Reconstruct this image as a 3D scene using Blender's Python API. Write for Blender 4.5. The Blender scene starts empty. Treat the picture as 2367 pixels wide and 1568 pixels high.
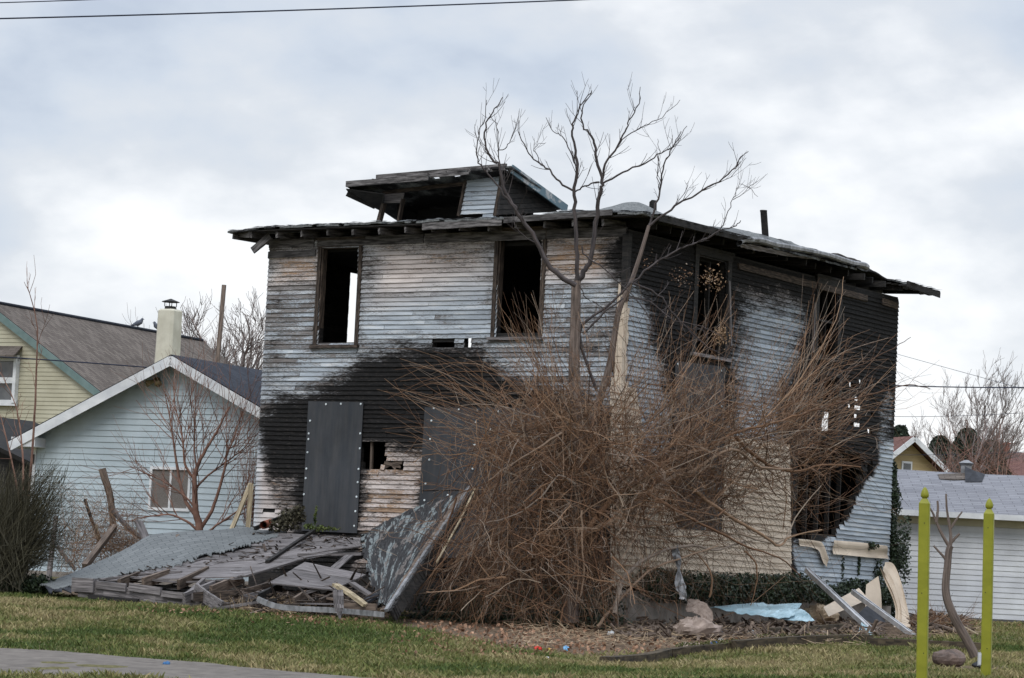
import bpy, math, random
import numpy as np
from mathutils import Vector
random.seed(7); np.random.seed(7)
S = bpy.context.scene
COL = S.collection

# ------------------------------------------------------------------ camera
FPX, CX, CY = 6500.0, 1183.5, 784.0            # survey units: a 2367 x 1568 plate
PITCH, ROLL = math.atan(574/6500), math.atan(.05)
EYE = np.array([0, 0, 1.5])
F_ = np.array([0, math.cos(PITCH), math.sin(PITCH)])
R0 = np.array([1., 0, 0]); U0 = np.array([0, -math.sin(PITCH), math.cos(PITCH)])
R_ = R0*math.cos(ROLL)+U0*math.sin(ROLL); U_ = -R0*math.sin(ROLL)+U0*math.cos(ROLL)
cd = bpy.data.cameras.new('camera'); cam = bpy.data.objects.new('camera', cd); COL.objects.link(cam)
cd.sensor_width = 36; cd.lens = 6500/2367*36; cd.clip_start = .5; cd.clip_end = 6000
from mathutils import Matrix
M4 = Matrix(((R_[0], U_[0], -F_[0], 0), (R_[1], U_[1], -F_[1], 0), (R_[2], U_[2], -F_[2], 1.5), (0, 0, 0, 1)))
cam.matrix_world = M4
S.camera = cam

# ------------------------------------------------------------------ sky and sun
SUN_EL, SUN_AZ = math.radians(48), math.radians(200)
w = bpy.data.worlds.new('World'); S.world = w; w.use_nodes = True
wn = w.node_tree; wn.nodes.clear()
def WN(t, **k):
    n = wn.nodes.new(t)
    for a, b in k.items(): setattr(n, a, b)
    return n
sky = WN('ShaderNodeTexSky', sky_type='NISHITA', sun_disc=False, sun_elevation=SUN_EL, sun_rotation=SUN_AZ)
tc = WN('ShaderNodeTexCoord')
mp = WN('ShaderNodeMapping'); mp.inputs['Scale'].default_value = (1, 1, 1.9); mp.inputs['Rotation'].default_value = (0, .35, 0)
mp.inputs['Location'].default_value = (.355, 0, .07)
n1 = WN('ShaderNodeTexNoise'); n1.inputs['Scale'].default_value = 6.0; n1.inputs['Detail'].default_value = 4; n1.inputs['Roughness'].default_value = .4; n1.inputs['Distortion'].default_value = .25
n2 = WN('ShaderNodeTexNoise'); n2.inputs['Scale'].default_value = 24; n2.inputs['Detail'].default_value = 6; n2.inputs['Roughness'].default_value = .5
mx = WN('ShaderNodeMix', data_type='FLOAT'); mx.inputs[0].default_value = .32
sep = WN('ShaderNodeSeparateXYZ')
ml = WN('ShaderNodeMath', operation='MULTIPLY_ADD'); ml.inputs[1].default_value = -1.0; ml.inputs[2].default_value = .185
ad = WN('ShaderNodeMath', operation='ADD'); clampn = WN('ShaderNodeClamp')
rp = WN('ShaderNodeValToRGB'); e = rp.color_ramp.elements
e[0].position = .36; e[0].color = (.43, .485, .575, 1); e[1].position = .62; e[1].color = (.80, .81, .825, 1)
x = e.new(.43); x.color = (.51, .56, .635, 1); x = e.new(.51); x.color = (.585, .615, .66, 1)
sc = WN('ShaderNodeVectorMath', operation='SCALE'); sc.inputs['Scale'].default_value = .10
mc = WN('ShaderNodeMix', data_type='RGBA'); mc.inputs[0].default_value = .93
bg = WN('ShaderNodeBackground'); out = WN('ShaderNodeOutputWorld')
L = wn.links.new
L(tc.outputs['Generated'], mp.inputs[0]); L(mp.outputs[0], n1.inputs['Vector']); L(mp.outputs[0], n2.inputs['Vector'])
L(n1.outputs[0], mx.inputs[2]); L(n2.outputs[0], mx.inputs[3])
L(tc.outputs['Generated'], sep.inputs[0]); L(sep.outputs['Z'], clampn.inputs[0]); clampn.inputs['Max'].default_value = .32
L(clampn.outputs[0], ml.inputs[0]); L(mx.outputs[0], ad.inputs[0]); L(ml.outputs[0], ad.inputs[1])
L(ad.outputs[0], rp.inputs[0]); L(sky.outputs[0], sc.inputs[0])
zr = WN('ShaderNodeMapRange'); zr.inputs[1].default_value = .28; zr.inputs[2].default_value = .85; zr.inputs[3].default_value = 1; zr.inputs[4].default_value = 2.6
L(sep.outputs['Z'], zr.inputs[0]); zc = WN('ShaderNodeVectorMath', operation='SCALE'); L(rp.outputs[0], zc.inputs[0]); L(zr.outputs[0], zc.inputs['Scale'])
L(sc.outputs[0], mc.inputs[6]); L(zc.outputs[0], mc.inputs[7]); L(mc.outputs[2], bg.inputs[0])
bg.inputs[1].default_value = 1.0; L(bg.outputs[0], out.inputs[0])
sd_ = bpy.data.lights.new('sun', 'SUN'); sun = bpy.data.objects.new('sun', sd_); COL.objects.link(sun)
sd_.energy = 1.1; sd_.angle = math.radians(25); sd_.color = (1, .97, .93)
sun.rotation_euler = (math.radians(90)-SUN_EL, 0, math.pi-SUN_AZ+math.pi)
sv = Vector((math.sin(SUN_AZ)*math.cos(SUN_EL), math.cos(SUN_AZ)*math.cos(SUN_EL), math.sin(SUN_EL)))
sun.rotation_euler = sv.to_track_quat('Z', 'Y').to_euler()
S.view_settings.view_transform = 'Standard'; S.view_settings.look = 'None'; S.view_settings.gamma = 1
S.view_settings.exposure = 0.38

# ------------------------------------------------------------------ survey helpers
def ray(x, y): return F_ + R_*((x-CX)/FPX) + U_*((CY-y)/FPX)
def at(x, y, Y):
    v = ray(x, y); return EYE + v*(Y/v[1])
def hit(P0, n, x, y):
    v = ray(x, y); return EYE + v*(((P0-EYE) @ n)/(v @ n))
PHI = math.radians(34.3)
A_ = np.array([-math.cos(PHI), math.sin(PHI), 0]); B_ = np.array([math.sin(PHI), math.cos(PHI), 0])
C_ = at(1412, 1400, 49.2); C_[2] = 0
HW, HL = 8.1, 10.67
UP = np.array([0, 0, 1.])
def hp(a, b, z): return C_ + A_*a + B_*b + UP*z           # house coordinates
def fr(x, y, b=0.):
    P = hit(C_+B_*b, B_, x, y); return ((P-C_) @ A_, P[2])
def sd(x, y, a=0.):
    P = hit(C_+A_*a, A_, x, y); return ((P-C_) @ B_, P[2])
# ground heights: thin plate spline through surveyed spots
_cp = [(0,1568,31),(1183,1568,34),(2367,1568,30),(1400,1530,42),(2000,1500,44),(2300,1505,46),(180,1385,48),(560,1415,46),(900,1440,45),
       (2250,1440,66),(90,1330,60),(2140,1570,30),(600,1500,38),(1180,1490,42.5)]
_P = [at(*q) for q in _cp] + [np.array(q) for q in [(2.0,49.5,.93),(7,57,1.12),(-4,55,1.02),(0,60,1.1),(-8,30,.15),(8,30,.85),(-15,55,1.1),(15,55,1.2),(-15,72,1.3),(15,72,1.32),(0,72,1.25)]]
_P = np.array(_P)
def _U(r2): return np.where(r2 > 1e-9, r2*np.log(np.maximum(r2, 1e-9)), 0)
def _fit():
    n = len(_P); K = _U(((_P[:, None, :2]-_P[None, :, :2])**2).sum(-1)) + np.eye(n)*6.0
    Q = np.c_[np.ones(n), _P[:, :2]]
    Mx = np.block([[K, Q], [Q.T, np.zeros((3, 3))]])
    return np.linalg.solve(Mx, np.r_[_P[:, 2], 0, 0, 0])
_W = _fit()
def gz(X, Y):
    X = np.asarray(X, float); Y = np.asarray(Y, float)
    x = np.clip(X, -14, 14); y = np.clip(Y, 29, 71)
    r2 = (x[..., None]-_P[:, 0])**2 + (y[..., None]-_P[:, 1])**2
    z = (_U(r2)*_W[:len(_P)]).sum(-1) + _W[-3] + _W[-2]*x + _W[-1]*y
    k = np.clip((29-Y)/22, 0, 1)
    return z*(1-k)
def gh(x, y):                                              # ground seen at a plate position
    Ys = np.linspace(26, 75, 500); v = ray(x, y)
    P = EYE[None]+v[None]*(Ys/v[1])[:, None]
    dz = P[:, 2]-gz(P[:, 0], P[:, 1])
    i = np.argmax(dz < 0) if (dz < 0).any() else int(np.argmin(np.abs(dz)))
    q = P[i].copy(); q[2] = gz(q[0], q[1]); return q

# ------------------------------------------------------------------ mesh builder
ORG = {}
class MB:
    def __init__(s): s.v = []; s.f = []; s.uv = []; s.c = []; s.mi = []; s.n = 0
    def add(s, v, f, uv=None, c=None, mi=0):
        v = np.asarray(v, float).reshape(-1, 3); k = len(v)
        s.v.append(v)
        s.uv.append(np.zeros((k, 2)) if uv is None else np.asarray(uv, float).reshape(k, 2))
        if c is None: c = (0, 0, 0, random.random())
        c = np.asarray(c, float)
        s.c.append(np.tile(c, (k, 1)) if c.ndim == 1 else c)
        n = s.n
        if isinstance(f, np.ndarray): s.f.extend((f+n).tolist()); s.mi.extend([mi]*len(f))
        else:
            for q in f: s.f.append([i+n for i in q]); s.mi.append(mi)
        s.n += k
    def beam(s, p0, p1, w, h, side=None, jit=0., mi=0, c=None, taper=1.):
        p0 = np.asarray(p0, float); p1 = np.asarray(p1, float); d = p1-p0; Ln = np.linalg.norm(d); d = d/max(Ln, 1e-9)
        if side is None: side = np.cross(d, UP)
        side = np.asarray(side, float); side = side-d*(side@d)
        if np.linalg.norm(side) < 1e-4: side = np.cross(d, [1, 0, 0.01])
        side = side/np.linalg.norm(side); up = np.cross(side, d)
        V = []; UVs = []; o = random.random()*20
        for e_, p in ((0, p0), (1, p1)):
            t = taper if e_ else 1
            for i, (a, b) in enumerate(((-1, -1), (1, -1), (1, 1), (-1, 1))):
                V.append(p+side*(a*w/2*t)+up*(b*h/2*t)+np.random.uniform(-jit, jit, 3)); UVs.append((o+e_*Ln, o+(w*(a+1)/2+h*(b+1)/2)))
        s.add(V, [(0, 3, 2, 1), (4, 5, 6, 7), (0, 1, 5, 4), (1, 2, 6, 5), (2, 3, 7, 6), (3, 0, 4, 7)], UVs, c, mi)
    def box(s, c, sx, sy, sz, ax=None, mi=0, col=None):
        ax = ax or (np.array([1., 0, 0]), np.array([0, 1., 0]), UP)
        c = np.asarray(c, float)
        s.beam(c-ax[0]*sx/2, c+ax[0]*sx/2, sy, sz, side=ax[1], mi=mi, c=col)
    def tube(s, pts, rad, n=5, mi=0, c=None, cap=True):
        P = np.asarray(pts, float); m = len(P)
        rad = np.full(m, rad, float) if np.isscalar(rad) else np.asarray(rad, float)
        T = np.gradient(P, axis=0); T /= np.maximum(np.linalg.norm(T, axis=1), 1e-9)[:, None]
        g = P[-1]-P[0]; ref = np.array([0, 0, 1.]) if abs(g[2]) < .7*np.linalg.norm(g) else np.array([1., .2, 0])
        X = np.cross(T, ref); X /= np.maximum(np.linalg.norm(X, axis=1), 1e-6)[:, None]; Y = np.cross(T, X)
        an = np.arange(n)*2*math.pi/n
        V = P[:, None]+rad[:, None, None]*(X[:, None]*np.cos(an)[None, :, None]+Y[:, None]*np.sin(an)[None, :, None])
        ln = np.r_[0, np.cumsum(np.linalg.norm(np.diff(P, axis=0), axis=1))]
        uv = np.stack([np.repeat(ln, n), np.tile(np.arange(n)/n*.3, m)], 1)
        i = np.arange(m-1)[:, None]*n; j = np.arange(n)[None]
        a = i+j; b = i+(j+1) % n
        F = np.stack([a, b, b+n, a+n], -1).reshape(-1, 4)
        s.add(V.reshape(-1, 3), F, uv, c, mi)
        if cap and n > 3:
            s.f.append([s.n-n+q for q in range(n)]); s.mi.append(mi)
            s.f.append([s.n-n*m+q for q in range(n)][::-1]); s.mi.append(mi)
    def grid(s, G, uv=None, thick=0., mi=0, c=None, mask=None, nrm=None):
        G = np.asarray(G, float); m, n = G.shape[:2]
        if uv is None:
            du = np.r_[0, np.cumsum(np.linalg.norm(np.diff(G[:, n//2], axis=0), axis=1))]
            dv = np.r_[0, np.cumsum(np.linalg.norm(np.diff(G[m//2], axis=0), axis=1))]
            uv = np.stack(np.meshgrid(du, dv, indexing='ij'), -1)
        idx = np.arange(m*n).reshape(m, n)
        F = np.stack([idx[:-1, :-1], idx[1:, :-1], idx[1:, 1:], idx[:-1, 1:]], -1)
        keep = np.ones((m-1, n-1), bool) if mask is None else mask
        Fk = F[keep]
        s.add(G.reshape(-1, 3), Fk, uv.reshape(-1, 2), c, mi)
        if thick:
            if nrm is None:
                nn = np.cross(G[-1, 0]-G[0, 0], G[0, -1]-G[0, 0]); nn = nn/np.linalg.norm(nn)
            else: nn = np.asarray(nrm, float)
            base = s.n
            s.add((G-nn*thick).reshape(-1, 3), Fk[:, ::-1], uv.reshape(-1, 2), c, mi)
            # skirt
            kk = np.pad(keep, 1); ed = []
            for i in range(m-1):
                for j in range(n-1):
                    if not keep[i, j]: continue
                    a, b, c2, d = F[i, j]
                    if not kk[i+1, j]: ed.append((a, b))
                    if not kk[i+2, j+1]: ed.append((b, c2))
                    if not kk[i+1, j+2]: ed.append((c2, d))
                    if not kk[i, j+1]: ed.append((d, a))
            off = base-m*n
            for a, b in ed: s.f.append([off+a, base+a, base+b, off+b]); s.mi.append(mi)
    def leaves(s, P, size, spread=1., c=None):
        """P: n leaf centres; one bent leaf (two triangles) each"""
        P = np.asarray(P); n = len(P)
        d = np.random.normal(size=(n, 3)); d /= np.linalg.norm(d, axis=1)[:, None]
        u = np.cross(d, np.random.normal(size=(n, 3))); u /= np.linalg.norm(u, axis=1)[:, None]
        v = np.cross(d, u); sz = (size*np.random.uniform(.6, 1.25, n))[:, None]
        V = np.stack([P-u*sz*.5, P+v*sz*.42+d*sz*.1, P+u*sz*.6, P-v*sz*.42+d*sz*.1], 1).reshape(-1, 3)
        k = np.arange(n)[:, None]*4
        F = np.concatenate([k+np.array([[0, 1, 2]]), k+np.array([[0, 2, 3]])])
        cc = np.zeros((n, 4)); cc[:, 3] = np.random.random(n)
        s.add(V, F, None, np.repeat(cc, 4, axis=0))
    def build(s, name, mats, parent=None, smooth=False, loc=None):
        V = np.concatenate(s.v); UV = np.concatenate(s.uv); CC = np.concatenate(s.c)
        if parent is not None: org = ORG[parent.name]
        elif loc is not None: org = np.asarray(loc, float)
        else:
            org = (V.min(0)+V.max(0))/2; org[2] = V[:, 2].min()
        me = bpy.data.meshes.new(name); me.from_pydata((V-org), [], s.f); me.update()
        if not isinstance(mats, (list, tuple)): mats = [mats]
        for m in mats: me.materials.append(m)
        if len(mats) > 1: me.polygons.foreach_set('material_index', s.mi)
        li = np.empty(len(me.loops), int); me.loops.foreach_get('vertex_index', li)
        uvl = me.uv_layers.new(name='UVMap'); uvl.data.foreach_set('uv', UV[li].ravel())
        at_ = me.color_attributes.new('C', 'FLOAT_COLOR', 'POINT'); at_.data.foreach_set('color', CC.ravel())
        if smooth: me.polygons.foreach_set('use_smooth', np.ones(len(me.polygons), bool))
        o = bpy.data.objects.new(name, me); COL.objects.link(o)
        if parent is not None: o.parent = parent
        else: o.location = org
        ORG[o.name] = org
        return o
def tag(o, label=None, cat=None, group=None, kind=None):
    if label: o['label'] = label
    if cat: o['category'] = cat
    if group: o['group'] = group
    if kind: o['kind'] = kind
    return o
def empty(name, loc, label, cat, group=None):
    o = bpy.data.objects.new(name, None); COL.objects.link(o); o.location = loc; o.empty_display_size = .2
    ORG[o.name] = np.asarray(loc, float); return tag(o, label, cat, group)
# numpy value noise for shapes
def vnoise(x, y, seed=0):
    x = np.asarray(x, float); y = np.asarray(y, float)
    xi = np.floor(x); yi = np.floor(y); xf = x-xi; yf = y-yi
    def h(a, b):
        q = np.sin(a*127.1+b*311.7+seed*74.7)*43758.5453; return q-np.floor(q)
    u = xf*xf*(3-2*xf); v = yf*yf*(3-2*yf)
    return (h(xi, yi)*(1-u)+h(xi+1, yi)*u)*(1-v)+(h(xi, yi+1)*(1-u)+h(xi+1, yi+1)*u)*v
def fnoise(x, y, seed=0): return vnoise(x, y, seed)*.55+vnoise(x*2.1, y*2.1, seed+3)*.3+vnoise(x*4.3, y*4.3, seed+7)*.15
def psd(poly, X, Y):
    """signed distance to polygon, + inside"""
    poly = np.asarray(poly, float); X = np.asarray(X, float); Y = np.asarray(Y, float)
    d = np.full(X.shape, 1e9); ins = np.zeros(X.shape, bool); n = len(poly)
    for i in range(n):
        x0, y0 = poly[i]; x1, y1 = poly[(i+1) % n]; ex, ey = x1-x0, y1-y0
        t = np.clip(((X-x0)*ex+(Y-y0)*ey)/(ex*ex+ey*ey+1e-12), 0, 1)
        d = np.minimum(d, np.hypot(X-x0-t*ex, Y-y0-t*ey))
        if y0 != y1: ins ^= ((y0 > Y) != (y1 > Y)) & (X < (x1-x0)*(Y-y0)/(y1-y0)+x0)
    return np.where(ins, d, -d)
def soft(poly, X, Y, fe): return np.clip(.5+psd(poly, X, Y)/fe, 0, 1)

# ------------------------------------------------------------------ materials
class NT:
    def __init__(s, name, rough=.8, spec=.3):
        s.m = bpy.data.materials.new(name); s.m.use_nodes = True; s.t = s.m.node_tree
        s.b = s.t.nodes['Principled BSDF']; s.b.inputs['Roughness'].default_value = rough
        s.b.inputs['Specular IOR Level'].default_value = spec
        s.tc = s.t.nodes.new('ShaderNodeTexCoord'); s.at = s.t.nodes.new('ShaderNodeAttribute'); s.at.attribute_name = 'C'
        s.geo = None
    def link(s, a, b): s.t.links.new(a, b)
    def co(s, kind='Object', sc=(1, 1, 1)):
        n = s.t.nodes.new('ShaderNodeMapping'); n.inputs['Scale'].default_value = sc; s.link(s.tc.outputs[kind], n.inputs[0]); return n.outputs[0]
    def noise(s, vec, scale=1, detail=4, rough=.6, dist=0):
        n = s.t.nodes.new('ShaderNodeTexNoise'); n.inputs['Scale'].default_value = scale; n.inputs['Detail'].default_value = detail
        n.inputs['Roughness'].default_value = rough; n.inputs['Distortion'].default_value = dist; s.link(vec, n.inputs['Vector']); return n.outputs[0]
    def ramp(s, fac, stops):
        n = s.t.nodes.new('ShaderNodeValToRGB'); el = n.color_ramp.elements
        while len(el) > 1: el.remove(el[-1])
        for i, (p, c) in enumerate(stops):
            q = el[0] if i == 0 else el.new(p)
            q.position = p; q.color = (*c, 1) if len(c) == 3 else c
        s.link(fac, n.inputs[0]); return n.outputs[0]
    def math(s, op, a, b=0., c=None):
        n = s.t.nodes.new('ShaderNodeMath'); n.operation = op
        for i, q in enumerate((a, b, c)):
            if q is None: continue
            if isinstance(q, (int, float)): n.inputs[i].default_value = q
            else: s.link(q, n.inputs[i])
        return n.outputs[0]
    def sstep(s, v, lo, hi):
        n = s.t.nodes.new('ShaderNodeMapRange'); n.interpolation_type = 'SMOOTHSTEP'; s.link(v, n.inputs[0])
        n.inputs[1].default_value = lo; n.inputs[2].default_value = hi; return n.outputs[0]
    def mix(s, f, a, b, mode='MIX'):
        n = s.t.nodes.new('ShaderNodeMix'); n.data_type = 'RGBA'; n.blend_type = mode
        for i, q in ((0, f), (6, a), (7, b)):
            if isinstance(q, (int, float)): n.inputs[i].default_value = q
            elif isinstance(q, tuple): n.inputs[i].default_value = (*q, 1)
            else: s.link(q, n.inputs[i])
        return n.outputs[2]
    def fin(s, col, bump=None, strength=.3, dist=.02, rough=None):
        if isinstance(col, tuple): s.b.inputs['Base Color'].default_value = (*col, 1)
        else: s.link(col, s.b.inputs['Base Color'])
        if bump is not None:
            n = s.t.nodes.new('ShaderNodeBump'); n.inputs['Strength'].default_value = strength; n.inputs['Distance'].default_value = dist
            s.link(bump, n.inputs['Height']); s.link(n.outputs[0], s.b.inputs['Normal'])
        if rough is not None: s.link(rough, s.b.inputs['Roughness'])
        return s.m
def simple(name, c1, c2, sc=(4, 4, 4), kind='Object', rough=.8, rnd=.35, bump=.3, detail=5, lo=.35, hi=.65, spec=.3, dist=.01, metal=0, stain=.25):
    t = NT(name, rough, spec); n = t.noise(t.co(kind, sc), 1, detail)
    c = t.ramp(n, [(lo, c1), (hi, c2)])
    if rnd:
        k = t.math('MULTIPLY_ADD', t.at.outputs['Alpha'], rnd, 1-rnd/2)
        cc = t.t.nodes.new('ShaderNodeCombineColor')
        for i in range(3): t.link(k, cc.inputs[i])
        c = t.mix(1., c, cc.outputs[0], 'MULTIPLY')
    t.b.inputs['Metallic'].default_value = metal
    if stain:
        sn = t.noise(t.co('Object', (1.1, 1.1, .7)), 1, 6, .7); sk = t.math('MULTIPLY_ADD', sn, stain*2.4, 1-stain*1.2)
        cs = t.t.nodes.new('ShaderNodeCombineColor')
        t.link(sk, cs.inputs[0]); t.link(t.math('MULTIPLY_ADD', sk, 1.03, -.03), cs.inputs[1]); t.link(t.math('MULTIPLY_ADD', sk, 1.08, -.08), cs.inputs[2])
        c = t.mix(1., c, cs.outputs[0], 'MULTIPLY')
    return t.fin(c, n, bump, dist)

def siding_mat():
    t = NT('peeling_clapboard', .85, .2); uv = t.co('UV')
    sp = t.t.nodes.new('ShaderNodeSeparateColor'); t.link(t.at.outputs['Color'], sp.inputs[0])
    char, orange, paint = sp.outputs; rnd = t.at.outputs['Alpha']
    g = t.noise(t.co('UV', (2.5, 60, 1)), 1, 4, .6)                  # wood grain
    wood = t.ramp(g, [(.3, (.08, .068, .062)), (.5, (.17, .155, .148)), (.7, (.29, .265, .25))])
    o = t.noise(t.co('UV', (5, 22, 1)), 1, 5, .65)
    orc = t.ramp(g, [(.3, (.16, .09, .05)), (.5, (.36, .23, .145)), (.7, (.43, .32, .23))])
    c = t.mix(t.sstep(t.math('ADD', orange, o), .9, 1.08), wood, orc)
    pn = t.noise(t.co('UV', (16, 60, 1)), 1, 9, .8, .3)
    pl = t.noise(t.co('UV', (1.2, 4, 1)), 1, 3, .5)
    pm = t.math('ADD', t.math('MULTIPLY', pn, 1.1), t.math('MULTIPLY_ADD', pl, .6, -.225))
    pm = t.math('ADD', pm, t.math('MULTIPLY', rnd, .10))
    pm = t.sstep(t.math('ADD', pm, paint), 1.085, 1.175)
    tint = t.noise(t.co('UV', (1.5, 9, 1)), 1, 3, .5)
    pc = t.ramp(tint, [(.35, (.30, .335, .37)), (.55, (.40, .44, .475)), (.7, (.50, .51, .51))])
    pc = t.mix(t.sstep(orange, .05, .5), pc, t.ramp(tint, [(.35, (.42, .36, .33)), (.65, (.60, .53, .49))]))
    c = t.mix(pm, c, pc)
    cn = t.noise(t.co('UV', (9, 34, 1)), 1, 8, .75, .2)
    cl = t.noise(t.co('UV', (1.6, 3, 1)), 1, 3, .5)
    cn2 = t.math('ADD', t.math('MULTIPLY', cn, 1.7), t.math('MULTIPLY_ADD', cl, .8, -.675))
    cv = t.math('ADD', char, cn2)
    cm = t.sstep(cv, .90, 1.28)
    halo = t.sstep(t.math('ADD', char, t.math('MULTIPLY', cn2, .6)), .5, 1.0)
    c = t.mix(t.math('MULTIPLY', halo, .62), c, (.085, .062, .048))
    cc = t.ramp(cn, [(.35, (.005, .005, .005)), (.55, (.013, .012, .0115)), (.72, (.06, .05, .042))])
    c = t.mix(cm, c, cc)
    k = t.math('MULTIPLY_ADD', rnd, .34, .83)
    kk = t.t.nodes.new('ShaderNodeCombineColor')
    for i in range(3): t.link(k, kk.inputs[i])
    c = t.mix(1., c, kk.outputs[0], 'MULTIPLY')
    b = t.math('ADD', t.math('MULTIPLY', pm, .5), g)
    return t.fin(c, b, .5, .012)
M = {}
M['siding'] = siding_mat()
M['char'] = simple('charred_wood', (.007, .007, .007), (.03, .026, .023), (6, 6, 30), rough=.75, rnd=.5)
M['inner'] = simple('soot_interior', (.006, .006, .006), (.016, .014, .012), (3, 3, 3), rough=.9)
M['oldwood'] = simple('weathered_grey_wood', (.055, .049, .047), (.235, .212, .208), (2.2, 38, 1), 'UV', rnd=.5, bump=.5, stain=.45)
M['brownwood'] = simple('weathered_brown_wood', (.05, .036, .028), (.20, .15, .115), (2.5, 30, 1), 'UV', rnd=.5, bump=.5, stain=.45)
M['palewood'] = simple('pale_bare_wood', (.18, .14, .09), (.46, .38, .25), (2.5, 30, 1), 'UV', rnd=.3, bump=.4)
M['casing'] = simple('burnt_window_casing', (.02, .015, .012), (.13, .095, .072), (5, 40, 1), 'UV', rnd=.5, bump=.5, lo=.4, hi=.7)
M['eave'] = simple('weathered_eave_wood', (.03, .027, .026), (.20, .185, .18), (3, 26, 1), 'UV', rnd=.6, bump=.5, lo=.4, hi=.68, stain=.45)
M['ply'] = simple('black_painted_plywood', (.024, .028, .034), (.052, .051, .052), (9, 9, .9), rough=.62, rnd=.25, bump=.25, spec=.4, stain=.55, lo=.3, hi=.75)
M['screw'] = simple('galvanised_washer', (.5, .55, .56), (.75, .8, .8), rough=.4, rnd=.2, bump=0)
M['cream'] = simple('cream_vinyl', (.52, .42, .315), (.64, .53, .41), (1.3, 1.3, 2), rough=.55, rnd=.12, bump=.05, lo=.3, hi=.6, stain=.28)
M['white'] = simple('white_trim_paint', (.55, .56, .57), (.72, .72, .71), (2, 2, 3), rough=.5, rnd=.1, bump=.05)
M['bluev'] = simple('pale_blue_vinyl', (.37, .43, .455), (.45, .51, .535), (.9, .9, 1.4), rough=.5, rnd=.06, bump=.04)
M['tanv'] = simple('tan_vinyl', (.40, .37, .265), (.47, .44, .325), (.8, .8, 1.5), rough=.5, rnd=.08, bump=.04)
M['whitev'] = simple('white_vinyl', (.47, .48, .50), (.60, .61, .62), (.8, .8, 2), rough=.5, rnd=.06, bump=.04)
M['teal'] = simple('teal_trim', (.11, .165, .155), (.15, .205, .195), rough=.6, rnd=.1)
M['concrete'] = simple('concrete', (.20, .175, .15), (.34, .30, .26), (5, 5, 5), rnd=.2)
M['glass'] = simple('dim_glass', (.06, .065, .07), (.12, .12, .12), (2, 2, 2), rough=.15, rnd=.2, bump=0, spec=.6)
M['screen'] = simple('window_screen', (.10, .088, .078), (.19, .17, .155), (60, 60, 60), rough=.8, rnd=.2, bump=.1)
M['bark'] = simple('grey_brown_bark', (.07, .052, .043), (.19, .145, .12), (3, 45, 1), 'UV', rnd=.25, bump=.5)
M['darkbark'] = simple('dark_twig_bark', (.028, .024, .025), (.085, .068, .064), (3, 30, 1), 'UV', rnd=.3, bump=.2)
M['twig'] = simple('brown_twig_bark', (.075, .044, .027), (.27, .165, .105), (3, 2, 1), 'UV', rnd=.75, bump=.1)
def twig_mat():
    t = NT('mixed_brown_stems', .8, .2); n = t.noise(t.co('Object', (3, 3, 3)), 1, 3)
    c = t.ramp(t.at.outputs['Alpha'], [(0, (.045, .028, .020)), (.3, (.13, .068, .038)), (.55, (.205, .115, .066)), (.75, (.29, .18, .108)), (.92, (.23, .185, .15)), (1, (.34, .265, .195))])
    k = t.math('MULTIPLY_ADD', n, .9, .55); cc = t.t.nodes.new('ShaderNodeCombineColor')
    for i in range(3): t.link(k, cc.inputs[i])
    return t.fin(t.mix(1., c, cc.outputs[0], 'MULTIPLY'))
M['twig'] = twig_mat()
M['redtwig'] = simple('red_brown_bark', (.12, .06, .042), (.26, .15, .11), (4, 2, 1), 'UV', rnd=.6, bump=.2)
M['fartwig'] = simple('far_twig_bark', (.13, .105, .095), (.22, .18, .165), (4, 2, 1), 'UV', rnd=.4, bump=0)
M['ivy'] = simple('ivy_leaf', (.012, .022, .011), (.045, .065, .032), (4, 4, 4), rough=.5, rnd=1.0, bump=0, spec=.4)
M['brightivy'] = simple('young_vine_leaf', (.05, .075, .02), (.14, .16, .05), (5, 5, 5), rough=.6, rnd=.6, bump=0)
M['olive'] = simple('olive_twig', (.028, .026, .016), (.085, .075, .045), (4, 2, 1), 'UV', rnd=.8, bump=0)
M['green'] = simple('conifer_needles', (.018, .028, .018), (.05, .065, .042), (4, 4, 4), rnd=.8, bump=0)
M['dryleaf'] = simple('dry_leaf', (.16, .075, .04), (.36, .22, .14), (8, 8, 8), rnd=.7, bump=0)
M['dryseed'] = simple('dry_seed_cluster', (.16, .095, .05), (.34, .23, .14), (8, 8, 8), rnd=.5, bump=0)
M['straw'] = simple('dry_straw', (.26, .18, .11), (.48, .37, .25), (8, 8, 8), rnd=.6, bump=0)
M['lime'] = simple('lime_green_paint', (.20, .205, .014), (.26, .26, .022), (3, 3, 6), rough=.5, rnd=.06, bump=.05, stain=.22)
M['limb_dark'] = simple('dark_knot', (.03, .03, .01), (.05, .05, .02), rnd=.2)
M['steel'] = simple('galvanised_steel', (.12, .12, .12), (.34, .34, .345), (8, 3, 1), 'UV', rough=.45, rnd=.2, metal=.3)
M['wire'] = simple('cable_black', (.008, .012, .03), (.02, .025, .05), rough=.5, rnd=0, bump=0)
M['chainlink'] = simple('rusty_wire_mesh', (.05, .05, .05), (.10, .095, .09), rnd=.3, bump=0)
M['stone'] = simple('brown_stone', (.06, .045, .038), (.19, .135, .11), (4, 4, 4), rnd=.2, bump=.8, dist=.05)
M['timber'] = simple('mossy_timber', (.022, .017, .012), (.10, .075, .045), (2.5, 14, 1), 'UV', rnd=.4, bump=.6)
M['moss'] = simple('moss', (.04, .05, .012), (.11, .11, .03), (9, 9, 9), rnd=.3)
M['clay'] = simple('red_clay', (.22, .07, .04), (.34, .12, .075), rough=.6, rnd=.1)
M['lightblue'] = simple('pale_blue_sheet', (.22, .34, .39), (.37, .50, .55), (2, 2, 2), rough=.45, rnd=.2, bump=.1)
M['tar'] = simple('tar_paper', (.012, .013, .016), (.04, .042, .05), (5, 5, 5), rough=.7, rnd=.3)
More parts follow.
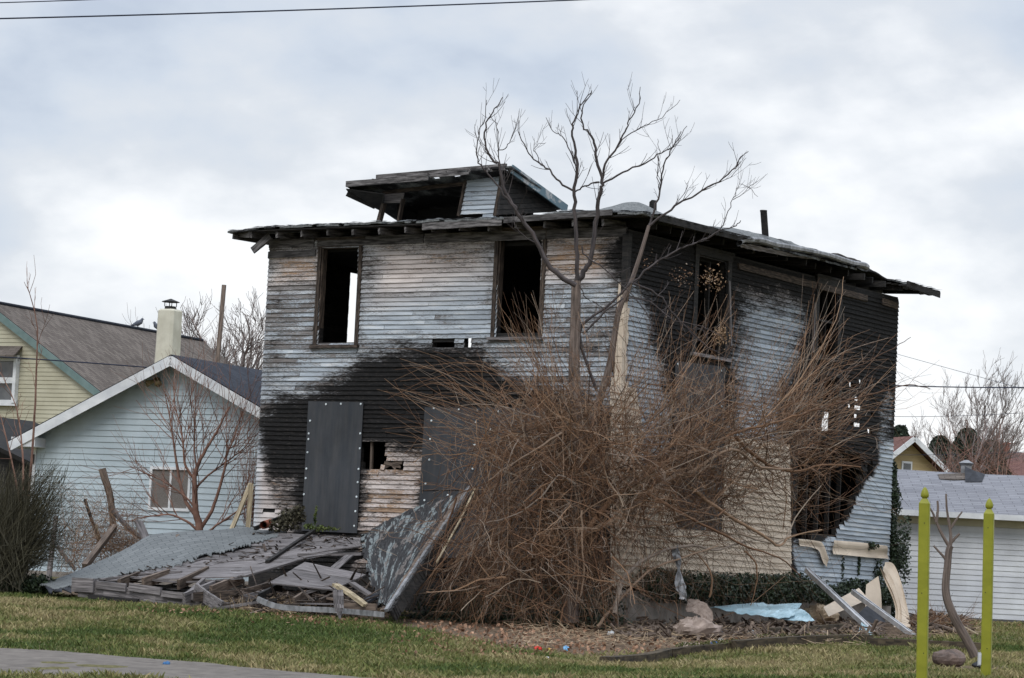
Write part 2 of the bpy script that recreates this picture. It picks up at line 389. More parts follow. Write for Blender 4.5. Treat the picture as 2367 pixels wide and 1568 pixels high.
M['brick'] = simple('red_brick', (.16, .06, .045), (.25, .10, .07), rnd=.3)
M['stucco'] = simple('cream_stucco', (.50, .47, .37), (.60, .57, .46), (3, 3, 3), rnd=.1, bump=.2)
M['pigeon'] = simple('grey_feathers', (.05, .055, .07), (.14, .15, .18), (20, 20, 20), rnd=.2)
M['dirtcloth'] = simple('dirty_cloth', (.20, .15, .12), (.38, .30, .25), (6, 6, 6), rnd=.3)
M['brasslamp'] = simple('tarnished_brass', (.12, .09, .04), (.28, .22, .10), rnd=.2, rough=.5)
def flat(name, c, rough=.5): return simple(name, tuple(q*.8 for q in c), c, (9, 9, 9), rough=rough, rnd=.1, bump=.05)
def shingle_mat(name, c1, c2, mort, bw=.3, bh=.14, noise=.35, speck=60):
    t = NT(name, .9, .15); uv = t.co('UV')
    b = t.t.nodes.new('ShaderNodeTexBrick'); t.link(uv, b.inputs['Vector'])
    b.inputs['Scale'].default_value = 1; b.inputs['Brick Width'].default_value = bw; b.inputs['Row Height'].default_value = bh
    b.inputs['Mortar Size'].default_value = .008; b.inputs['Mortar Smooth'].default_value = .3; b.inputs['Bias'].default_value = 0
    b.inputs['Color1'].default_value = (*c1, 1); b.inputs['Color2'].default_value = (*c2, 1); b.inputs['Mortar'].default_value = (*mort, 1)
    n = t.noise(t.co('Object', (1, 1, 1)), speck, 4, .6); n2 = t.noise(t.co('Object', (1, 1, 1)), .8, 4)
    k = t.math('MULTIPLY_ADD', n, noise*2, 1-noise); k = t.math('MULTIPLY', k, t.math('MULTIPLY_ADD', n2, .5, .75))
    cc = t.t.nodes.new('ShaderNodeCombineColor')
    for i in range(3): t.link(k, cc.inputs[i])
    return t.fin(t.mix(1., b.outputs[0], cc.outputs[0], 'MULTIPLY'), b.outputs['Fac'], .4, -.02)
M['sh_tan'] = shingle_mat('brown_grey_shingles', (.095, .078, .066), (.16, .135, .115), (.045, .038, .034), .28, .13)
M['sh_dark'] = shingle_mat('dark_shingles', (.030, .033, .042), (.045, .050, .062), (.012, .013, .016), .6, .13)
M['sh_grey'] = shingle_mat('grey_shingles', (.18, .18, .195), (.235, .235, .25), (.09, .09, .095), .5, .15, .3)
M['sh_debris'] = shingle_mat('faded_green_grey_shingles', (.135, .143, .143), (.175, .183, .182), (.07, .075, .076), .3, .16, .2, 90)
M['sh_red'] = shingle_mat('red_brown_shingles', (.13, .065, .055), (.17, .09, .075), (.07, .04, .035), .4, .16)
# old roof: grey shingles, worn and burnt patches
def worn_roof():
    t = NT('burnt_roof_shingles', .9, .15)
    n = t.noise(t.co('Object', (1.6, 1.6, 1.6)), 1, 6, .65); n2 = t.noise(t.co('Object', (25, 25, 25)), 1, 4)
    c = t.ramp(n2, [(.35, (.10, .105, .105)), (.65, (.21, .215, .21))])
    sp = t.t.nodes.new('ShaderNodeSeparateColor'); t.link(t.at.outputs['Color'], sp.inputs[0])
    c = t.mix(t.sstep(t.math('ADD', n, sp.outputs[0]), .9, 1.1), c, (.016, .015, .016))
    return t.fin(c, n2, .6, .02)
M['roof'] = worn_roof()
def slab_mat():   # tilted slab: grey-green shingles with black torn felt showing in streaks along the courses
    t = NT('torn_shingles', .85, .2)
    uv = t.co('UV')
    b = t.t.nodes.new('ShaderNodeTexBrick'); t.link(uv, b.inputs['Vector']); b.inputs['Scale'].default_value = 1
    b.inputs['Brick Width'].default_value = .32; b.inputs['Row Height'].default_value = .14; b.inputs['Mortar Size'].default_value = .012
    b.inputs['Color1'].default_value = (.16, .18, .18, 1); b.inputs['Color2'].default_value = (.21, .23, .225, 1); b.inputs['Mortar'].default_value = (.03, .032, .034, 1)
    n = t.noise(t.co('UV', (.8, 4.6, 1)), 1, 6, .66, .5); n2 = t.noise(t.co('UV', (3, 40, 1)), 1, 4)
    dark = t.ramp(n2, [(.35, (.012, .012, .013)), (.65, (.05, .048, .048))])
    c = t.mix(t.sstep(n, .44, .48), b.outputs[0], dark)
    wd = t.ramp(n2, [(.35, (.07, .06, .055)), (.65, (.20, .18, .165))])
    c = t.mix(t.sstep(t.noise(t.co('UV', (1.1, 2.6, 1)), 1.3, 5, .6), .57, .6), c, wd)
    return t.fin(c, n2, .6, .02)
M['slab'] = slab_mat()
def ground_mat():
    t = NT('lawn_soil', .95, .1)
    sp = t.t.nodes.new('ShaderNodeSeparateColor'); t.link(t.at.outputs['Color'], sp.inputs[0])
    n = t.noise(t.co('Object', (1.2, 1.2, 1.2)), 1, 6, .65); n2 = t.noise(t.co('Object', (14, 14, 14)), 1, 5, .7)
    g = t.ramp(n2, [(.3, (.065, .057, .028)), (.5, (.125, .113, .052)), (.7, (.21, .182, .092))])
    d = t.ramp(n2, [(.3, (.05, .035, .024)), (.5, (.125, .088, .06)), (.7, (.24, .175, .12))])
    return t.fin(t.mix(t.sstep(t.math('ADD', sp.outputs[0], t.math('MULTIPLY', n, .5)), .6, .8), g, d), n2, .8, .04)
M['ground'] = ground_mat()
def grass_mat():
    t = NT('grass_blade', .7, .25)
    sp = t.t.nodes.new('ShaderNodeSeparateColor'); t.link(t.at.outputs['Color'], sp.inputs[0])
    n = t.math('ADD', sp.outputs[0], t.math('MULTIPLY', t.at.outputs['Alpha'], .3))
    c = t.ramp(n, [(.22, (.065, .10, .022)), (.46, (.135, .155, .042)), (.68, (.23, .21, .085)), (.95, (.36, .29, .15))])
    k = t.math('MULTIPLY_ADD', sp.outputs[1], .6, .55)
    cc = t.t.nodes.new('ShaderNodeCombineColor')
    for i in range(3): t.link(k, cc.inputs[i])
    return t.fin(t.mix(1., c, cc.outputs[0], 'MULTIPLY'))
M['grass'] = grass_mat()
M['path'] = simple('worn_asphalt_path', (.085, .070, .058), (.17, .146, .122), (5, 5, 5), rnd=0, bump=.4, detail=8, lo=.3, hi=.7, stain=.5)
for q in ('white', 'bluev', 'tanv', 'whitev'): pass
#PART2
# ================================================================== GROUND
def axis_coords(lo, hi, d, far):
    a = np.arange(lo, hi+1e-6, d); g = []; s_ = d; x_ = hi
    while x_ < far: s_ *= 1.35; x_ += s_; g.append(x_)
    g = np.array(g); return np.r_[(lo-(g-hi))[::-1], a, g]
gx = axis_coords(-13, 13, .16, 2500); gy = axis_coords(24, 66, .16, 2500)
GX, GY = np.meshgrid(gx, gy, indexing='ij')
dirt_px = [(880,1440),(1010,1465),(1180,1500),(1300,1512),(1400,1520),(1700,1500),(2010,1478),(2270,1470),(2200,1440),(2120,1400),(2060,1350),(1400,1350),(1000,1400)]
dirt_poly = np.array([gh(*q)[:2] for q in dirt_px])
porch_poly = np.array([gh(*q)[:2] for q in [(80,1350),(180,1382),(560,1415),(900,1440),(1000,1400),(700,1345),(300,1330)]])
def dirt_amount(X, Y): return np.maximum(np.clip(.5+psd(dirt_poly, X, Y)/.9, 0, 1), np.clip(.5+psd(porch_poly, X, Y)/.35, 0, 1))
inner = (np.abs(GX) < 13.5) & (GY > 23) & (GY < 67)
D = np.zeros_like(GX); D[inner] = dirt_amount(GX[inner], GY[inner])
# worn patch round the right-hand post and rock
pr = gh(2240, 1545); D = np.maximum(D, np.clip(1-np.hypot((GX-pr[0])/1.5, (GY-pr[1])/1.9), 0, 1)*.75)
GZ = gz(GX, GY)
GZ = GZ+np.where(inner, (fnoise(GX*1.7, GY*1.7)-.5)*.07+(fnoise(GX*6, GY*6, 5)-.5)*.06*D, 0)
mb = MB(); cc = np.zeros((GX.size, 4)); cc[:, 0] = D.ravel(); cc[:, 3] = .5
mb.grid(np.stack([GX, GY, GZ], -1), uv=np.stack([GX, GY], -1), c=cc)
g_ = mb.build('ground', M['ground'], smooth=True, loc=(0, 0, 0)); tag(g_, kind='structure')
# path, a sheet a little above the ground
pe = [(-260,1504),(0,1502),(120,1508),(300,1521),(480,1537),(620,1549),(760,1562),(900,1574),(1060,1590),(1250,1608)]
top = np.array([gh(x, y)[:2] for x, y in pe]); ts = np.linspace(0, 1, 60)
tt = np.linspace(0, 1, len(pe)); edge = np.stack([np.interp(ts, tt, top[:, 0]), np.interp(ts, tt, top[:, 1])], 1)
edge[:, 1] += (fnoise(edge[:, 0]*2, edge[:, 0]*0+3)-.5)*.35
path_edge = edge
Gp = np.zeros((60, 14, 3))
for j in range(14):
    Gp[:, j, 0] = edge[:, 0]+.1*j*.4; Gp[:, j, 1] = edge[:, 1]-j*.4
zz = gz(Gp[..., 0], Gp[..., 1]); Gp[..., 2] = zz+.015
mb = MB(); mb.grid(Gp[:, ::-1], uv=Gp[:, ::-1, :2]); tag(mb.build('path', M['path']), kind='structure')

# grass: blades, one object
def blades(n, x0, x1, y0, y1, hmin, hmax, accept, dens=None):
    X = np.random.uniform(x0, x1, n); Y = np.random.uniform(y0, y1, n); k = accept(X, Y); X, Y = X[k], Y[k]; n = len(X)
    Z = gz(X, Y)+(fnoise(X*1.7, Y*1.7)-.5)*.07
    big = fnoise(X*.35, Y*.35, 11); mid = fnoise(X*1.3, Y*1.3, 17)
    h = np.random.uniform(hmin, hmax, n)*(.4+1.2*mid+.6*(fnoise(X*3.1, Y*3.1, 23) > .62))
    a = np.random.uniform(0, 2*math.pi, n); wd = np.random.uniform(.004, .009, n)*1.6
    lx = np.random.normal(0, .5, n)*h; ly = np.random.normal(0, .5, n)*h
    dx, dy = np.cos(a)*wd, np.sin(a)*wd
    V = np.stack([np.c_[X-dx, Y-dy, Z-.01], np.c_[X+dx, Y+dy, Z-.01], np.c_[X+lx*.4+dx*.7, Y+ly*.4+dy*.7, Z+h*.6], np.c_[X+lx, Y+ly, Z+h]], 1).reshape(-1, 3)
    k4 = np.arange(n)[:, None]*4
    F = np.concatenate([k4+np.array([[0, 1, 2]]), k4+np.array([[0, 2, 3]])])
    c = np.zeros((n, 4)); c[:, 0] = np.clip((big-.5)*1.1+(mid-.5)*.9+.34+.07*(X > 1)+np.random.normal(0, .07, n), 0, 1); c[:, 1] = np.random.random(n); c[:, 3] = np.random.random(n)
    return V, F, np.repeat(c, 4, axis=0)
def lawn_ok(X, Y):
    d = dirt_amount(X, Y); onpath = (Y < np.interp(X, path_edge[:, 0], path_edge[:, 1])-.05) & (Y > np.interp(X, path_edge[:, 0], path_edge[:, 1])-4.6+fnoise(X, Y)*.9)
    wp = np.clip(1-np.hypot((X-pr[0])/1.5, (Y-pr[1])/1.9), 0, 1)
    patch = fnoise(X*.8, Y*.8, 31)
    return (np.random.random(len(X)) > d*1.15) & ~onpath & (np.random.random(len(X)) > wp*1.4) & (np.random.random(len(X)) < .45+1.1*patch)
gb = MB()
V, F, c = blades(330000, -8.6, 9.5, 29, 49, .025, .065, lawn_ok); gb.add(V, F, None, c)
V, F, c = blades(26000, 7.5, 13, 44, 66, .03, .07, lawn_ok); gb.add(V, F, None, c)
tag(gb.build('lawn_grass', M['grass'], loc=(0, 0, 0)), 'short patchy winter lawn of green and straw coloured grass', 'grass', kind='stuff')

# ================================================================== WALLS
def cuts(poly, z, j=0.):
    xs = []; n = len(poly)
    for i in range(n):
        x0, y0 = poly[i]; x1, y1 = poly[(i+1) % n]
        if (y0 > z) != (y1 > z): xs.append((x1-x0)*(z-y0)/(y1-y0)+x0)
    xs.sort(); return [(xs[i]+random.uniform(-j, j), xs[i+1]+random.uniform(-j, j)) for i in range(0, len(xs)-1, 2)]
def intervals(L0, L1, z, holes, include=None):
    iv = [(L0, L1)]
    if include is not None:
        iv = []
        for p, j in include: iv += cuts(p, z, j)
    for p, j in holes:
        for a, b in cuts(p, z, j):
            nv = []
            for s0, s1 in iv:
                if b <= s0 or a >= s1: nv.append((s0, s1)); continue
                if a > s0: nv.append((s0, a))
                if b < s1: nv.append((b, s1))
            iv = nv
    return [(a, b) for a, b in iv if b-a > .02]
def siding(org, u, n, L, z0, z1, h, holes, colf, include=None, off=0., lap=.026, cell=.1, wob=.004, boardlen=(1.2, 4.2), gaps=True, mbx=None):
    mb = mbx or MB(); nr = int(round((z1-z0)/h)); ph = random.random()*9
    for r in range(nr):
        lo = z0+r*h; hi = lo+h*1.12; zm = lo+h/2
        if hi > z1+.02: hi = z1+.02
        for a, b in intervals(0, L, zm, holes, include):
            s = a
            while s < b-.01:
                e = min(b, s+random.uniform(*boardlen)) if gaps else b
                if b-e < .25: e = b
                if gaps and L > 5 and e-s > .5 and random.random() < .035 and s > .2:
                    s += random.uniform(.12, .5); continue
                m = max(2, int((e-s)/cell)+2); t = np.linspace(s, e, m)
                dz = (fnoise(t*.5+ph, np.full(m, r*.13))-.5)*wob*6+np.random.normal(0, wob*.35, m)
                rnd = random.random(); dl = random.uniform(-.004, .008)*(1 if gaps else 0)
                zlo = lo+dz; zhi = hi+dz
                base = org[None]+t[:, None]*u
                top = base+n*(off+.002)+zhi[:, None]*UP; bot = base+n*(off+lap+dl)+zlo[:, None]*UP; inn = base+n*(off-.006)+(zlo+.002)[:, None]*UP
                G = np.stack([top, bot, inn], 1)
                zz = np.stack([zhi, zlo, zlo], 1); tt = np.repeat(t[:, None], 3, 1)
                c = colf(tt, zz, rnd)
                mb.grid(G, uv=np.stack([tt+r*.37, zz+rnd*3], -1), c=c.reshape(-1, 4))
                for q, sg in ((0, 1), (-1, -1)):
                    P3 = [G[q, 0], G[q, 1], G[q, 2]]; mb.add(P3, [(0, 1, 2)], None, np.array([1., 0, 0, rnd]) if gaps else c[q, 0])
                s = e+(random.uniform(.002, .006) if gaps else .001)
    return mb
def backing(org, u, n, L, z0, z1, holes, step=.14, th=.10):
    mb = MB(); nr = int((z1-z0)/step)
    for r in range(nr):
        lo = z0+r*step; hi = lo+step+.012; zm = lo+step/2; k = (r % 2)*.004
        for a, b in intervals(0, L, zm, holes):
            c0 = org+u*a-n*(.012+k+th/2)+UP*(lo+hi)/2; mb.beam(c0, c0+u*(b-a), th, hi-lo, side=n)
    return mb
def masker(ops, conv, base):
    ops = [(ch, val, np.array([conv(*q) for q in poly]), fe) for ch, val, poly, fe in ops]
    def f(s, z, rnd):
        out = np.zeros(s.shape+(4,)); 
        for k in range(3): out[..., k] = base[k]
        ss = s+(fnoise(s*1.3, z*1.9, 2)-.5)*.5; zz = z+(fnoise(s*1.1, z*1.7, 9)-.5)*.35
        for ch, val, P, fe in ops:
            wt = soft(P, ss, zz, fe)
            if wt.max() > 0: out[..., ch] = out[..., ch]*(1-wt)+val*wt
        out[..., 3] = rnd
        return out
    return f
P2 = lambda conv, pts, j=.0: ([conv(*q) for q in pts], j)
# --- the burnt house
H = empty('burnt_house', hp(0, 0, .95), 'two storey fire-gutted wooden house with peeling pale blue clapboards and soot-black patches', 'house')
LW_px = [(742,571),(829,571),(825,797),(737,797)]
RW_px = [(1152,549),(1253,546),(1250,778),(1148,779)]
f_holes = [P2(fr, LW_px, .006), P2(fr, RW_px, .006), P2(fr, [(1000,784),(1052,783),(1052,800),(1000,801)], .0),
           P2(fr, [(1050,781),(1090,780),(1090,784),(1050,785)], 0), P2(fr, [(1074,786),(1090,786),(1090,800),(1074,801)], .0),
           P2(fr, [(834,1022),(892,1024),(893,1080),(834,1083)], .03), P2(fr, [(890,1066),(937,1064),(934,1082),(890,1086)], .05)]
f_ops = [
 (2, .57, [(870,590),(1150,590),(1150,790),(840,800)], .9), (2, .43, [(615,560),(735,560),(735,790),(610,790)], .4), (2, .52, [(600,850),(800,800),(900,800),(700,925),(650,935)], .4),
 (2, .47, [(1258,560),(1445,550),(1420,950),(1250,900)], .8), (2, .64, [(575,990),(612,1000),(650,1180),(640,1260),(560,1260)], .35),
 (2, .47, [(835,1022),(975,1022),(960,1300),(815,1300)], .3), (1, .62, [(835,1015),(978,1015),(960,1300),(815,1300)], .3),
 (1, .55, [(625,575),(738,570),(738,650),(625,655)], .5), (1, .46, [(850,545),(1140,530),(1140,640),(860,690)], .9), (1, .60, [(1258,540),(1430,532),(1410,640),(1258,640)], .5),
 (1, .42, [(680,1060),(600,1060),(600,1250),(690,1250)], .4),
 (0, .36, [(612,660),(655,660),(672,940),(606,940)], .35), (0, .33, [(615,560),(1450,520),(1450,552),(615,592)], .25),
 (0, .40, [(725,560),(745,560),(742,800),(722,800)], .2), (0, .42, [(824,565),(842,565),(838,800),(822,800)], .2), (0, .4, [(1135,545),(1155,545),(1150,785),(1133,785)], .2), (0, .4, [(1250,545),(1266,545),(1262,785),(1248,785)], .2),
 (0, .40, [(1255,750),(1420,735),(1410,850),(1240,840)], .7), (0, .42, [(835,590),(870,590),(870,650),(835,650)], .25),
 (0, 1.0, [(588,960),(645,940),(700,915),(770,878),(840,838),(905,812),(960,803),(1055,803),(1120,822),(1165,862),(1215,893),(1300,930),(1430,950),(1430,1420),(560,1420)], .75),
 (0, .30, [(830,1028),(985,1028),(960,1320),(815,1320)], .55), (0, .47, [(688,1090),(640,1090),(600,1140),(610,1290),(690,1290)], .35), (0, .0, [(560,1010),(605,1010),(622,1120),(640,1180),(648,1300),(550,1300)], .45),
 (0, .95, [(1400,570),(1460,560),(1455,650),(1435,700),(1420,620)], .6), (0, .8, [(1436,530),(1465,530),(1440,960),(1418,960)], .2),
]
fz0, fz1 = 1.55, 7.88
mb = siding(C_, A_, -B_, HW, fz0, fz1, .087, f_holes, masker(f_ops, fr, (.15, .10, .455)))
mb.build('front_siding', M['siding'], H)
s_w1 = [(1611,583),(1676,608),(1675,827),(1608,816)]; s_w2 = [(1893,655),(1933,664),(1936,832),(1887,823)]
slits = [[(x0, y), (x1, y+2), (x1, y+11), (x0, y+9)] for x0, x1, y in ((1962,1988,882),(1966,1982,918),(1960,1988,937),(1964,1980,955),(1999,2019,957),(1962,1986,973),(2004,2014,992))]
slit_back = [P2(sd, [(1960,876),(2020,884),(2020,1008),(1960,1000)], .0)]
s_holes = [P2(sd, s_w1, .008), P2(sd, s_w2, .01), P2(sd, [(1900,868),(1936,873),(1932,1010),(1894,1004)], .02), P2(sd, [(1914,965),(1934,948),(1932,1012),(1908,1010)], .02),
           P2(sd, [(1838,1060),(1900,1020),(1960,1040),(1998,1060),(1990,1120),(1962,1195),(1926,1240),(1835,1246)], .07),
           P2(sd, [(2004,1065),(2016,1068),(2014,1100),(2000,1110)], .02)] + [P2(sd, q, .01) for q in slits]
s_ops = [
 (0, .66, [(1690,640),(1865,680),(1862,740),(1840,900),(1700,900),(1685,760)], .5),
 (0, .14, [(1748,705),(1835,725),(1820,830),(1800,900),(1805,1060),(1672,1060),(1700,860)], 1.2),
 (0, .35, [(1440,640),(1500,680),(1540,860),(1570,1060),(1430,1060)], .6), (0, .12, [(1440,690),(1475,700),(1500,860),(1535,1060),(1430,1060)], .6),
 (0, .52, [(2036,900),(2070,900),(2068,1050),(2020,1050)], .4),
 (0, -.2, [(2070,1030),(2070,1420),(1838,1420),(1838,1250),(1927,1247),(1962,1208),(1983,1150),(2018,1096),(2036,1040)], .3),
 (1, .4, [(1690,610),(1870,655),(1868,700),(1690,680)], .4), (2, .75, [(2070,1030),(2070,1420),(1838,1420),(1838,1250),(2000,1100)], .3),
]
mb = siding(C_, B_, -A_, HL, 1.5, 7.88, .087, s_holes, masker(s_ops, sd, (1.0, .05, .57)))
mb.build('side_siding', M['siding'], H)
backing(C_, A_, -B_, HW, 1.3, 7.9, f_holes).build('front_sheathing', M['char'], H)
backing(C_, B_, -A_, HL, 1.3, 7.9, s_holes+slit_back).build('side_sheathing', M['char'], H)
l_holes = [([(2.43, 6.02), (3.35, 6.02), (3.35, 7.55), (2.43, 7.55)], 0), ([(6.62, 6.0), (7.3, 6.0), (7.3, 7.4), (6.62, 7.4)], 0)]
r_holes = [([(.48, 4.35), (.60, 4.35), (.62, 5.0), (1.28, 5.05), (1.68, 5.1), (1.68, 5.42), (1.42, 5.45), (1.38, 5.8), (1.12, 6.2), (.42, 6.2)], .03)]
backing(C_+A_*HW, B_, A_, HL, 1.3, 7.9, l_holes).build('left_wall', M['char'], H)
backing(C_+B_*HL, A_, B_, HW, 1.3, 7.9, r_holes).build('rear_wall', M['char'], H)
# foundation
mb = MB()
for a0, a1 in ((hp(0, 0, 0), hp(0, HL, 0)),):
    d = a1-a0; n_ = np.array([d[1], -d[0], 0]); n_ /= np.linalg.norm(n_)
    mb.beam(a0+UP*1.05, a1+UP*1.05, .2, 1.0, side=n_)
mb.build('foundation', M['concrete'], H)
mb = MB(); mb.beam(hp(.15, .03, 1.05), hp(HW, .03, 1.05), .2, 1.0, side=B_); mb.build('foundation', M['char'], H)  # front run coloured black in place of the shade under the fallen porch
# interior: floors, studs, partitions
mb = MB()
mb.beam(hp(HW/2, .15, 4.75), hp(HW/2, 7.4, 4.75), HW-.3, .2, side=A_)
mb.beam(hp(HW/2, .15, 7.72), hp(HW/2, HL-.2, 7.72), HW-.3, .08, side=A_)
mb.beam(hp(HW/2, .15, 1.9), hp(HW/2, HL-.2, 1.9), HW-.3, .15, side=A_)
mb.beam(hp(HW/2-.3, 3.9, 6.2), hp(.3, 3.9, 6.2), .08, 2.9, side=B_)
mb.beam(hp(HW/2+.6, 3.6, 3.3), hp(.3, 3.6, 3.3), .08, 2.7, side=B_)
mb.build('interior', M['inner'], H)
mb = MB()
for k in range(12):
    a = .5+k*.62; mb.beam(hp(a, 3.7, 4.85), hp(a+random.uniform(-.05, .05), 3.7, 7.6), .04, .09, side=A_)
for k in range(8):
    a = .5+k*.62; mb.beam(hp(a, 3.4, 2.0), hp(a, 3.4, 4.6), .04, .09, side=A_)
for k in range(22):
    b = .4+k*.46
    for z0_, z1_ in ((1.95, 4.7), (4.85, 7.7)):
        if random.random() < .75: mb.beam(hp(.18, b, z0_), hp(.18, b+random.uniform(-.03, .03), z1_), .04, .09, side=B_)
mb.build('burnt_stud', M['char'], H)
s0 = fr(888-32, 1022); s1 = fr(888-34, 1084)
mb = MB(); mb.beam(hp(s0[0], .06, s0[1]+.1), hp(s1[0], .06, s1[1]-.1), .045, .05, side=A_); mb.build('bare_stud', M['brownwood'], H)
# broken lath pieces in the lower hole
mb = MB()
for q in ((885,1078,930,1070),(890,1070,925,1080),(888,1082,920,1064),(893,1064,915,1084)):
    a0 = fr(q[0], q[1]); a1 = fr(q[2], q[3]); mb.beam(hp(a0[0], random.uniform(-.03, .02), a0[1]), hp(a1[0], random.uniform(-.03, .02), a1[1]), .015, .05, side=B_)
mb.build('broken_lath', M['brownwood'], H)

# windows: casings, sills
def on(conv, side, x, y, off):
    s, z = conv(x, y, -off)
    return hp(s, -off, z) if side == 'f' else hp(-off, s, z)
def window(side, quad, nm='window', cw=.085, sill=True, head=.13, matn='casing', sash=False):
    conv = fr if side == 'f' else sd; nrm = -B_ if side == 'f' else -A_
    q = [conv(*p) for p in quad]; s0 = (q[0][0]+q[3][0])/2; s1 = (q[1][0]+q[2][0])/2; z1 = (q[0][1]+q[1][1])/2; z0 = (q[2][1]+q[3][1])/2
    lo, hi = min(s0, s1), max(s0, s1); pt = (lambda s, o, z: hp(s, -o, z)) if side == 'f' else (lambda s, o, z: hp(-o, s, z))
    mb = MB(); u = A_ if side == 'f' else B_
    for s in (lo-cw/2, hi+cw/2): mb.beam(pt(s, .022, z0-.02), pt(s+random.uniform(-.01, .01), .022, z1+.0), cw, .03, side=u, jit=.004)
    mb.beam(pt(lo-cw-.02, .026, z1+head/2), pt(hi+cw+.02, .026, z1+head/2), .035, head, side=nrm, jit=.004)
    mb.beam(pt(lo-cw-.05, .034, z1+head+.02), pt(hi+cw+.05, .034, z1+head+.02), .06, .04, side=nrm, jit=.003)
    for s in (lo+.012, hi-.012): mb.beam(pt(s, -.06, z0), pt(s, -.06, z1), .03, .13, side=u)
    mb.beam(pt(lo, -.06, z1-.015), pt(hi, -.06, z1-.015), .13, .03, side=nrm)
    w_ = mb.build(nm, M[matn], H)
    if sill:
        mb = MB(); mb.beam(pt(lo-cw-.03, .035, z0-.04), pt(hi+cw+.03, .035, z0-.04), .12, .055, side=nrm, jit=.004); mb.build('sill', M['oldwood' if sill == 'grey' else matn], w_)
    if sash:
        mb = MB(); zc = (z0+z1)/2
        mb.beam(pt(lo, -.03, zc), pt(hi, -.03, zc), .03, .04, side=nrm)
        mb.beam(pt(lo+.05, -.03, z0), pt(lo+.05, -.03, z1), .04, .03, side=u); mb.build('sash', M['char'], w_)
window('f', LW_px, sill='dark'); window('f', RW_px, sill='grey'); window('s', s_w1, cw=.14, matn='char', sill='grey'); window('s', s_w2, cw=.13, matn='char', sash=True)
window('s', [(1900,868),(1936,873),(1932,1010),(1894,1004)], cw=.12, matn='char', sash=True)
# weathered casing boards left of the upper side windows
for (x0, y0, x1, y1) in ((1880,700,1874,815),(1680,650,1684,800)):
    a0 = sd(x0, y0); a1 = sd(x1, y1); mb = MB(); mb.beam(hp(-.05, a0[0], a0[1]), hp(-.05, a1[0], a1[1]), .05, .03, side=B_, jit=.01)
    mb.build('peeled_casing', M['oldwood'], H)

# plywood boards with screws
def board(quad, side='f', off=.045, screws=()):
    q = [on(fr if side == 'f' else sd, side, x, y, off) for x, y in quad]
    nrm = -B_ if side == 'f' else -A_
    m = 7; G = np.zeros((m, m, 3))
    for i in range(m):
        for j in range(m):
            u, v = i/(m-1), j/(m-1); G[i, j] = (q[0]*(1-u)+q[1]*u)*(1-v)+(q[3]*(1-u)+q[2]*u)*v+nrm*random.uniform(0, .006)
    mb = MB(); mb.grid(G, thick=.014, nrm=nrm); b = mb.build('plywood_board', M['ply'], H)
    for x, y in screws:
        p = on(fr if side == 'f' else sd, side, x, y, off+.008); k = MB(); k.tube([p, p+nrm*.006], [.021, .019], 10)
        k.tube([p+nrm*.006, p+nrm*.012], [.009, .007], 6); k.build('screw', M['screw'], b)
    return b
def cr(pts): return [((620+x/3.267)/1.0815, (860+y/3.267)/1.0815) for x, y in pts]
board([(713,928),(840,930),(825,1233),(697,1227)], screws=cr([(637,493),(759,490),(921,491),(507,628),(496,732),(493,778),(486,886),(477,1019),(471,1097),(457,1229),(916,732),(913,854),(903,1022),(896,1130),(886,1249),(877,1367),(867,1487)]))
board([(982,942),(1110,943),(1106,1133),(971,1134)], screws=cr([(1518,525),(1498,628),(1488,777),(1481,946),(1450,1141)])+[((1000+x/2.24)/1.0815, (960+y/2.24)/1.0815) for x, y in ((330,143),(432,150),(425,213),(417,341),(407,475))])
board([(971,1136),(1104,1135),(1100,1290),(962,1290)], off=.043, screws=cr([(1441,1277)])+[(985,1190),(1035,1145)])
board([(1111,942),(1262,944),(1250,1290),(1102,1290)], off=.05, screws=[((1000+x/2.24)/1.0815, (960+y/2.24)/1.0815) for x, y in ((548,155),(506,254),(494,405),(808,160),(757,300),(743,472))])
board([(1561,834),(1677,849),(1672,1030),(1558,1020)], 's', screws=[(1567,842),(1668,857),(1564,930),(1668,940)])
board([(1558,1022),(1672,1032),(1666,1228),(1556,1222)], 's', off=.04, screws=[(1660,1222),(1565,1215),(1661,1130),(1630,1222)])

# frieze boards under the eaves
mb = MB()
for a0, a1 in ((.02, 1.7), (1.72, 4.4), (4.43, 6.9), (7.0, HW)): mb.beam(hp(a0, -.03, 7.87-.03), hp(a1, -.03, 7.87-.02), .03, .17, side=-B_, jit=.006)
mb.beam(hp(6.95, -.034, 7.64), hp(HW, -.034, 7.63), .03, .13, side=-B_, jit=.006)
mb.build('frieze', M['eave'], H)
mb = MB()
for b0, b1 in ((3.9, 7.0), (7.05, 9.2), (9.9, 10.6)): mb.beam(hp(-.03, b0, 7.72), hp(-.03, b1, 7.70), .03, .13, side=-A_, jit=.012)
mb.build('side_frieze', M['casing'], H)
# charred corner board and cream vinyl remains
mb = MB(); mb.beam(hp(-.01, -.03, 7.8), hp(-.02, -.04, 6.6), .13, .09, side=A_, jit=.01); mb.build('corner_board', M['char'], H)
mb = MB(); m = 30
zt, zb = fr(1440, 655)[1], fr(1415, 1080)[1]
for k in range(m):
    z0_ = zb+(zt-zb)*k/m; z1_ = zb+(zt-zb)*(k+1)/m; wv = (.11+.03*math.sin(k*1.3)+(.12 if k < 14 else 0)) * (1 if k < m-4 else .5)
    b0 = -.04+.01*math.sin(k*.9)
    G = np.array([[hp(.11, b0-.03, z), hp(-.045, b0-.045, z), hp(-.05, b0+wv, z)] for z in (z0_, z1_)]); mb.grid(G, thick=.004, nrm=-A_-B_)
mb.build('corner_trim', M['cream'], H)
cream_inc = [P2(sd, [(1408,1140),(1560,1150),(1560,1228),(1664,1232),(1673,1008),(1820,1030),(1824,1240),(1824,1345),(1600,1362),(1408,1350)], .01),
             P2(sd, [(1408,880),(1466,905),(1482,1010),(1478,1120),(1480,1142),(1408,1142)], .03)]
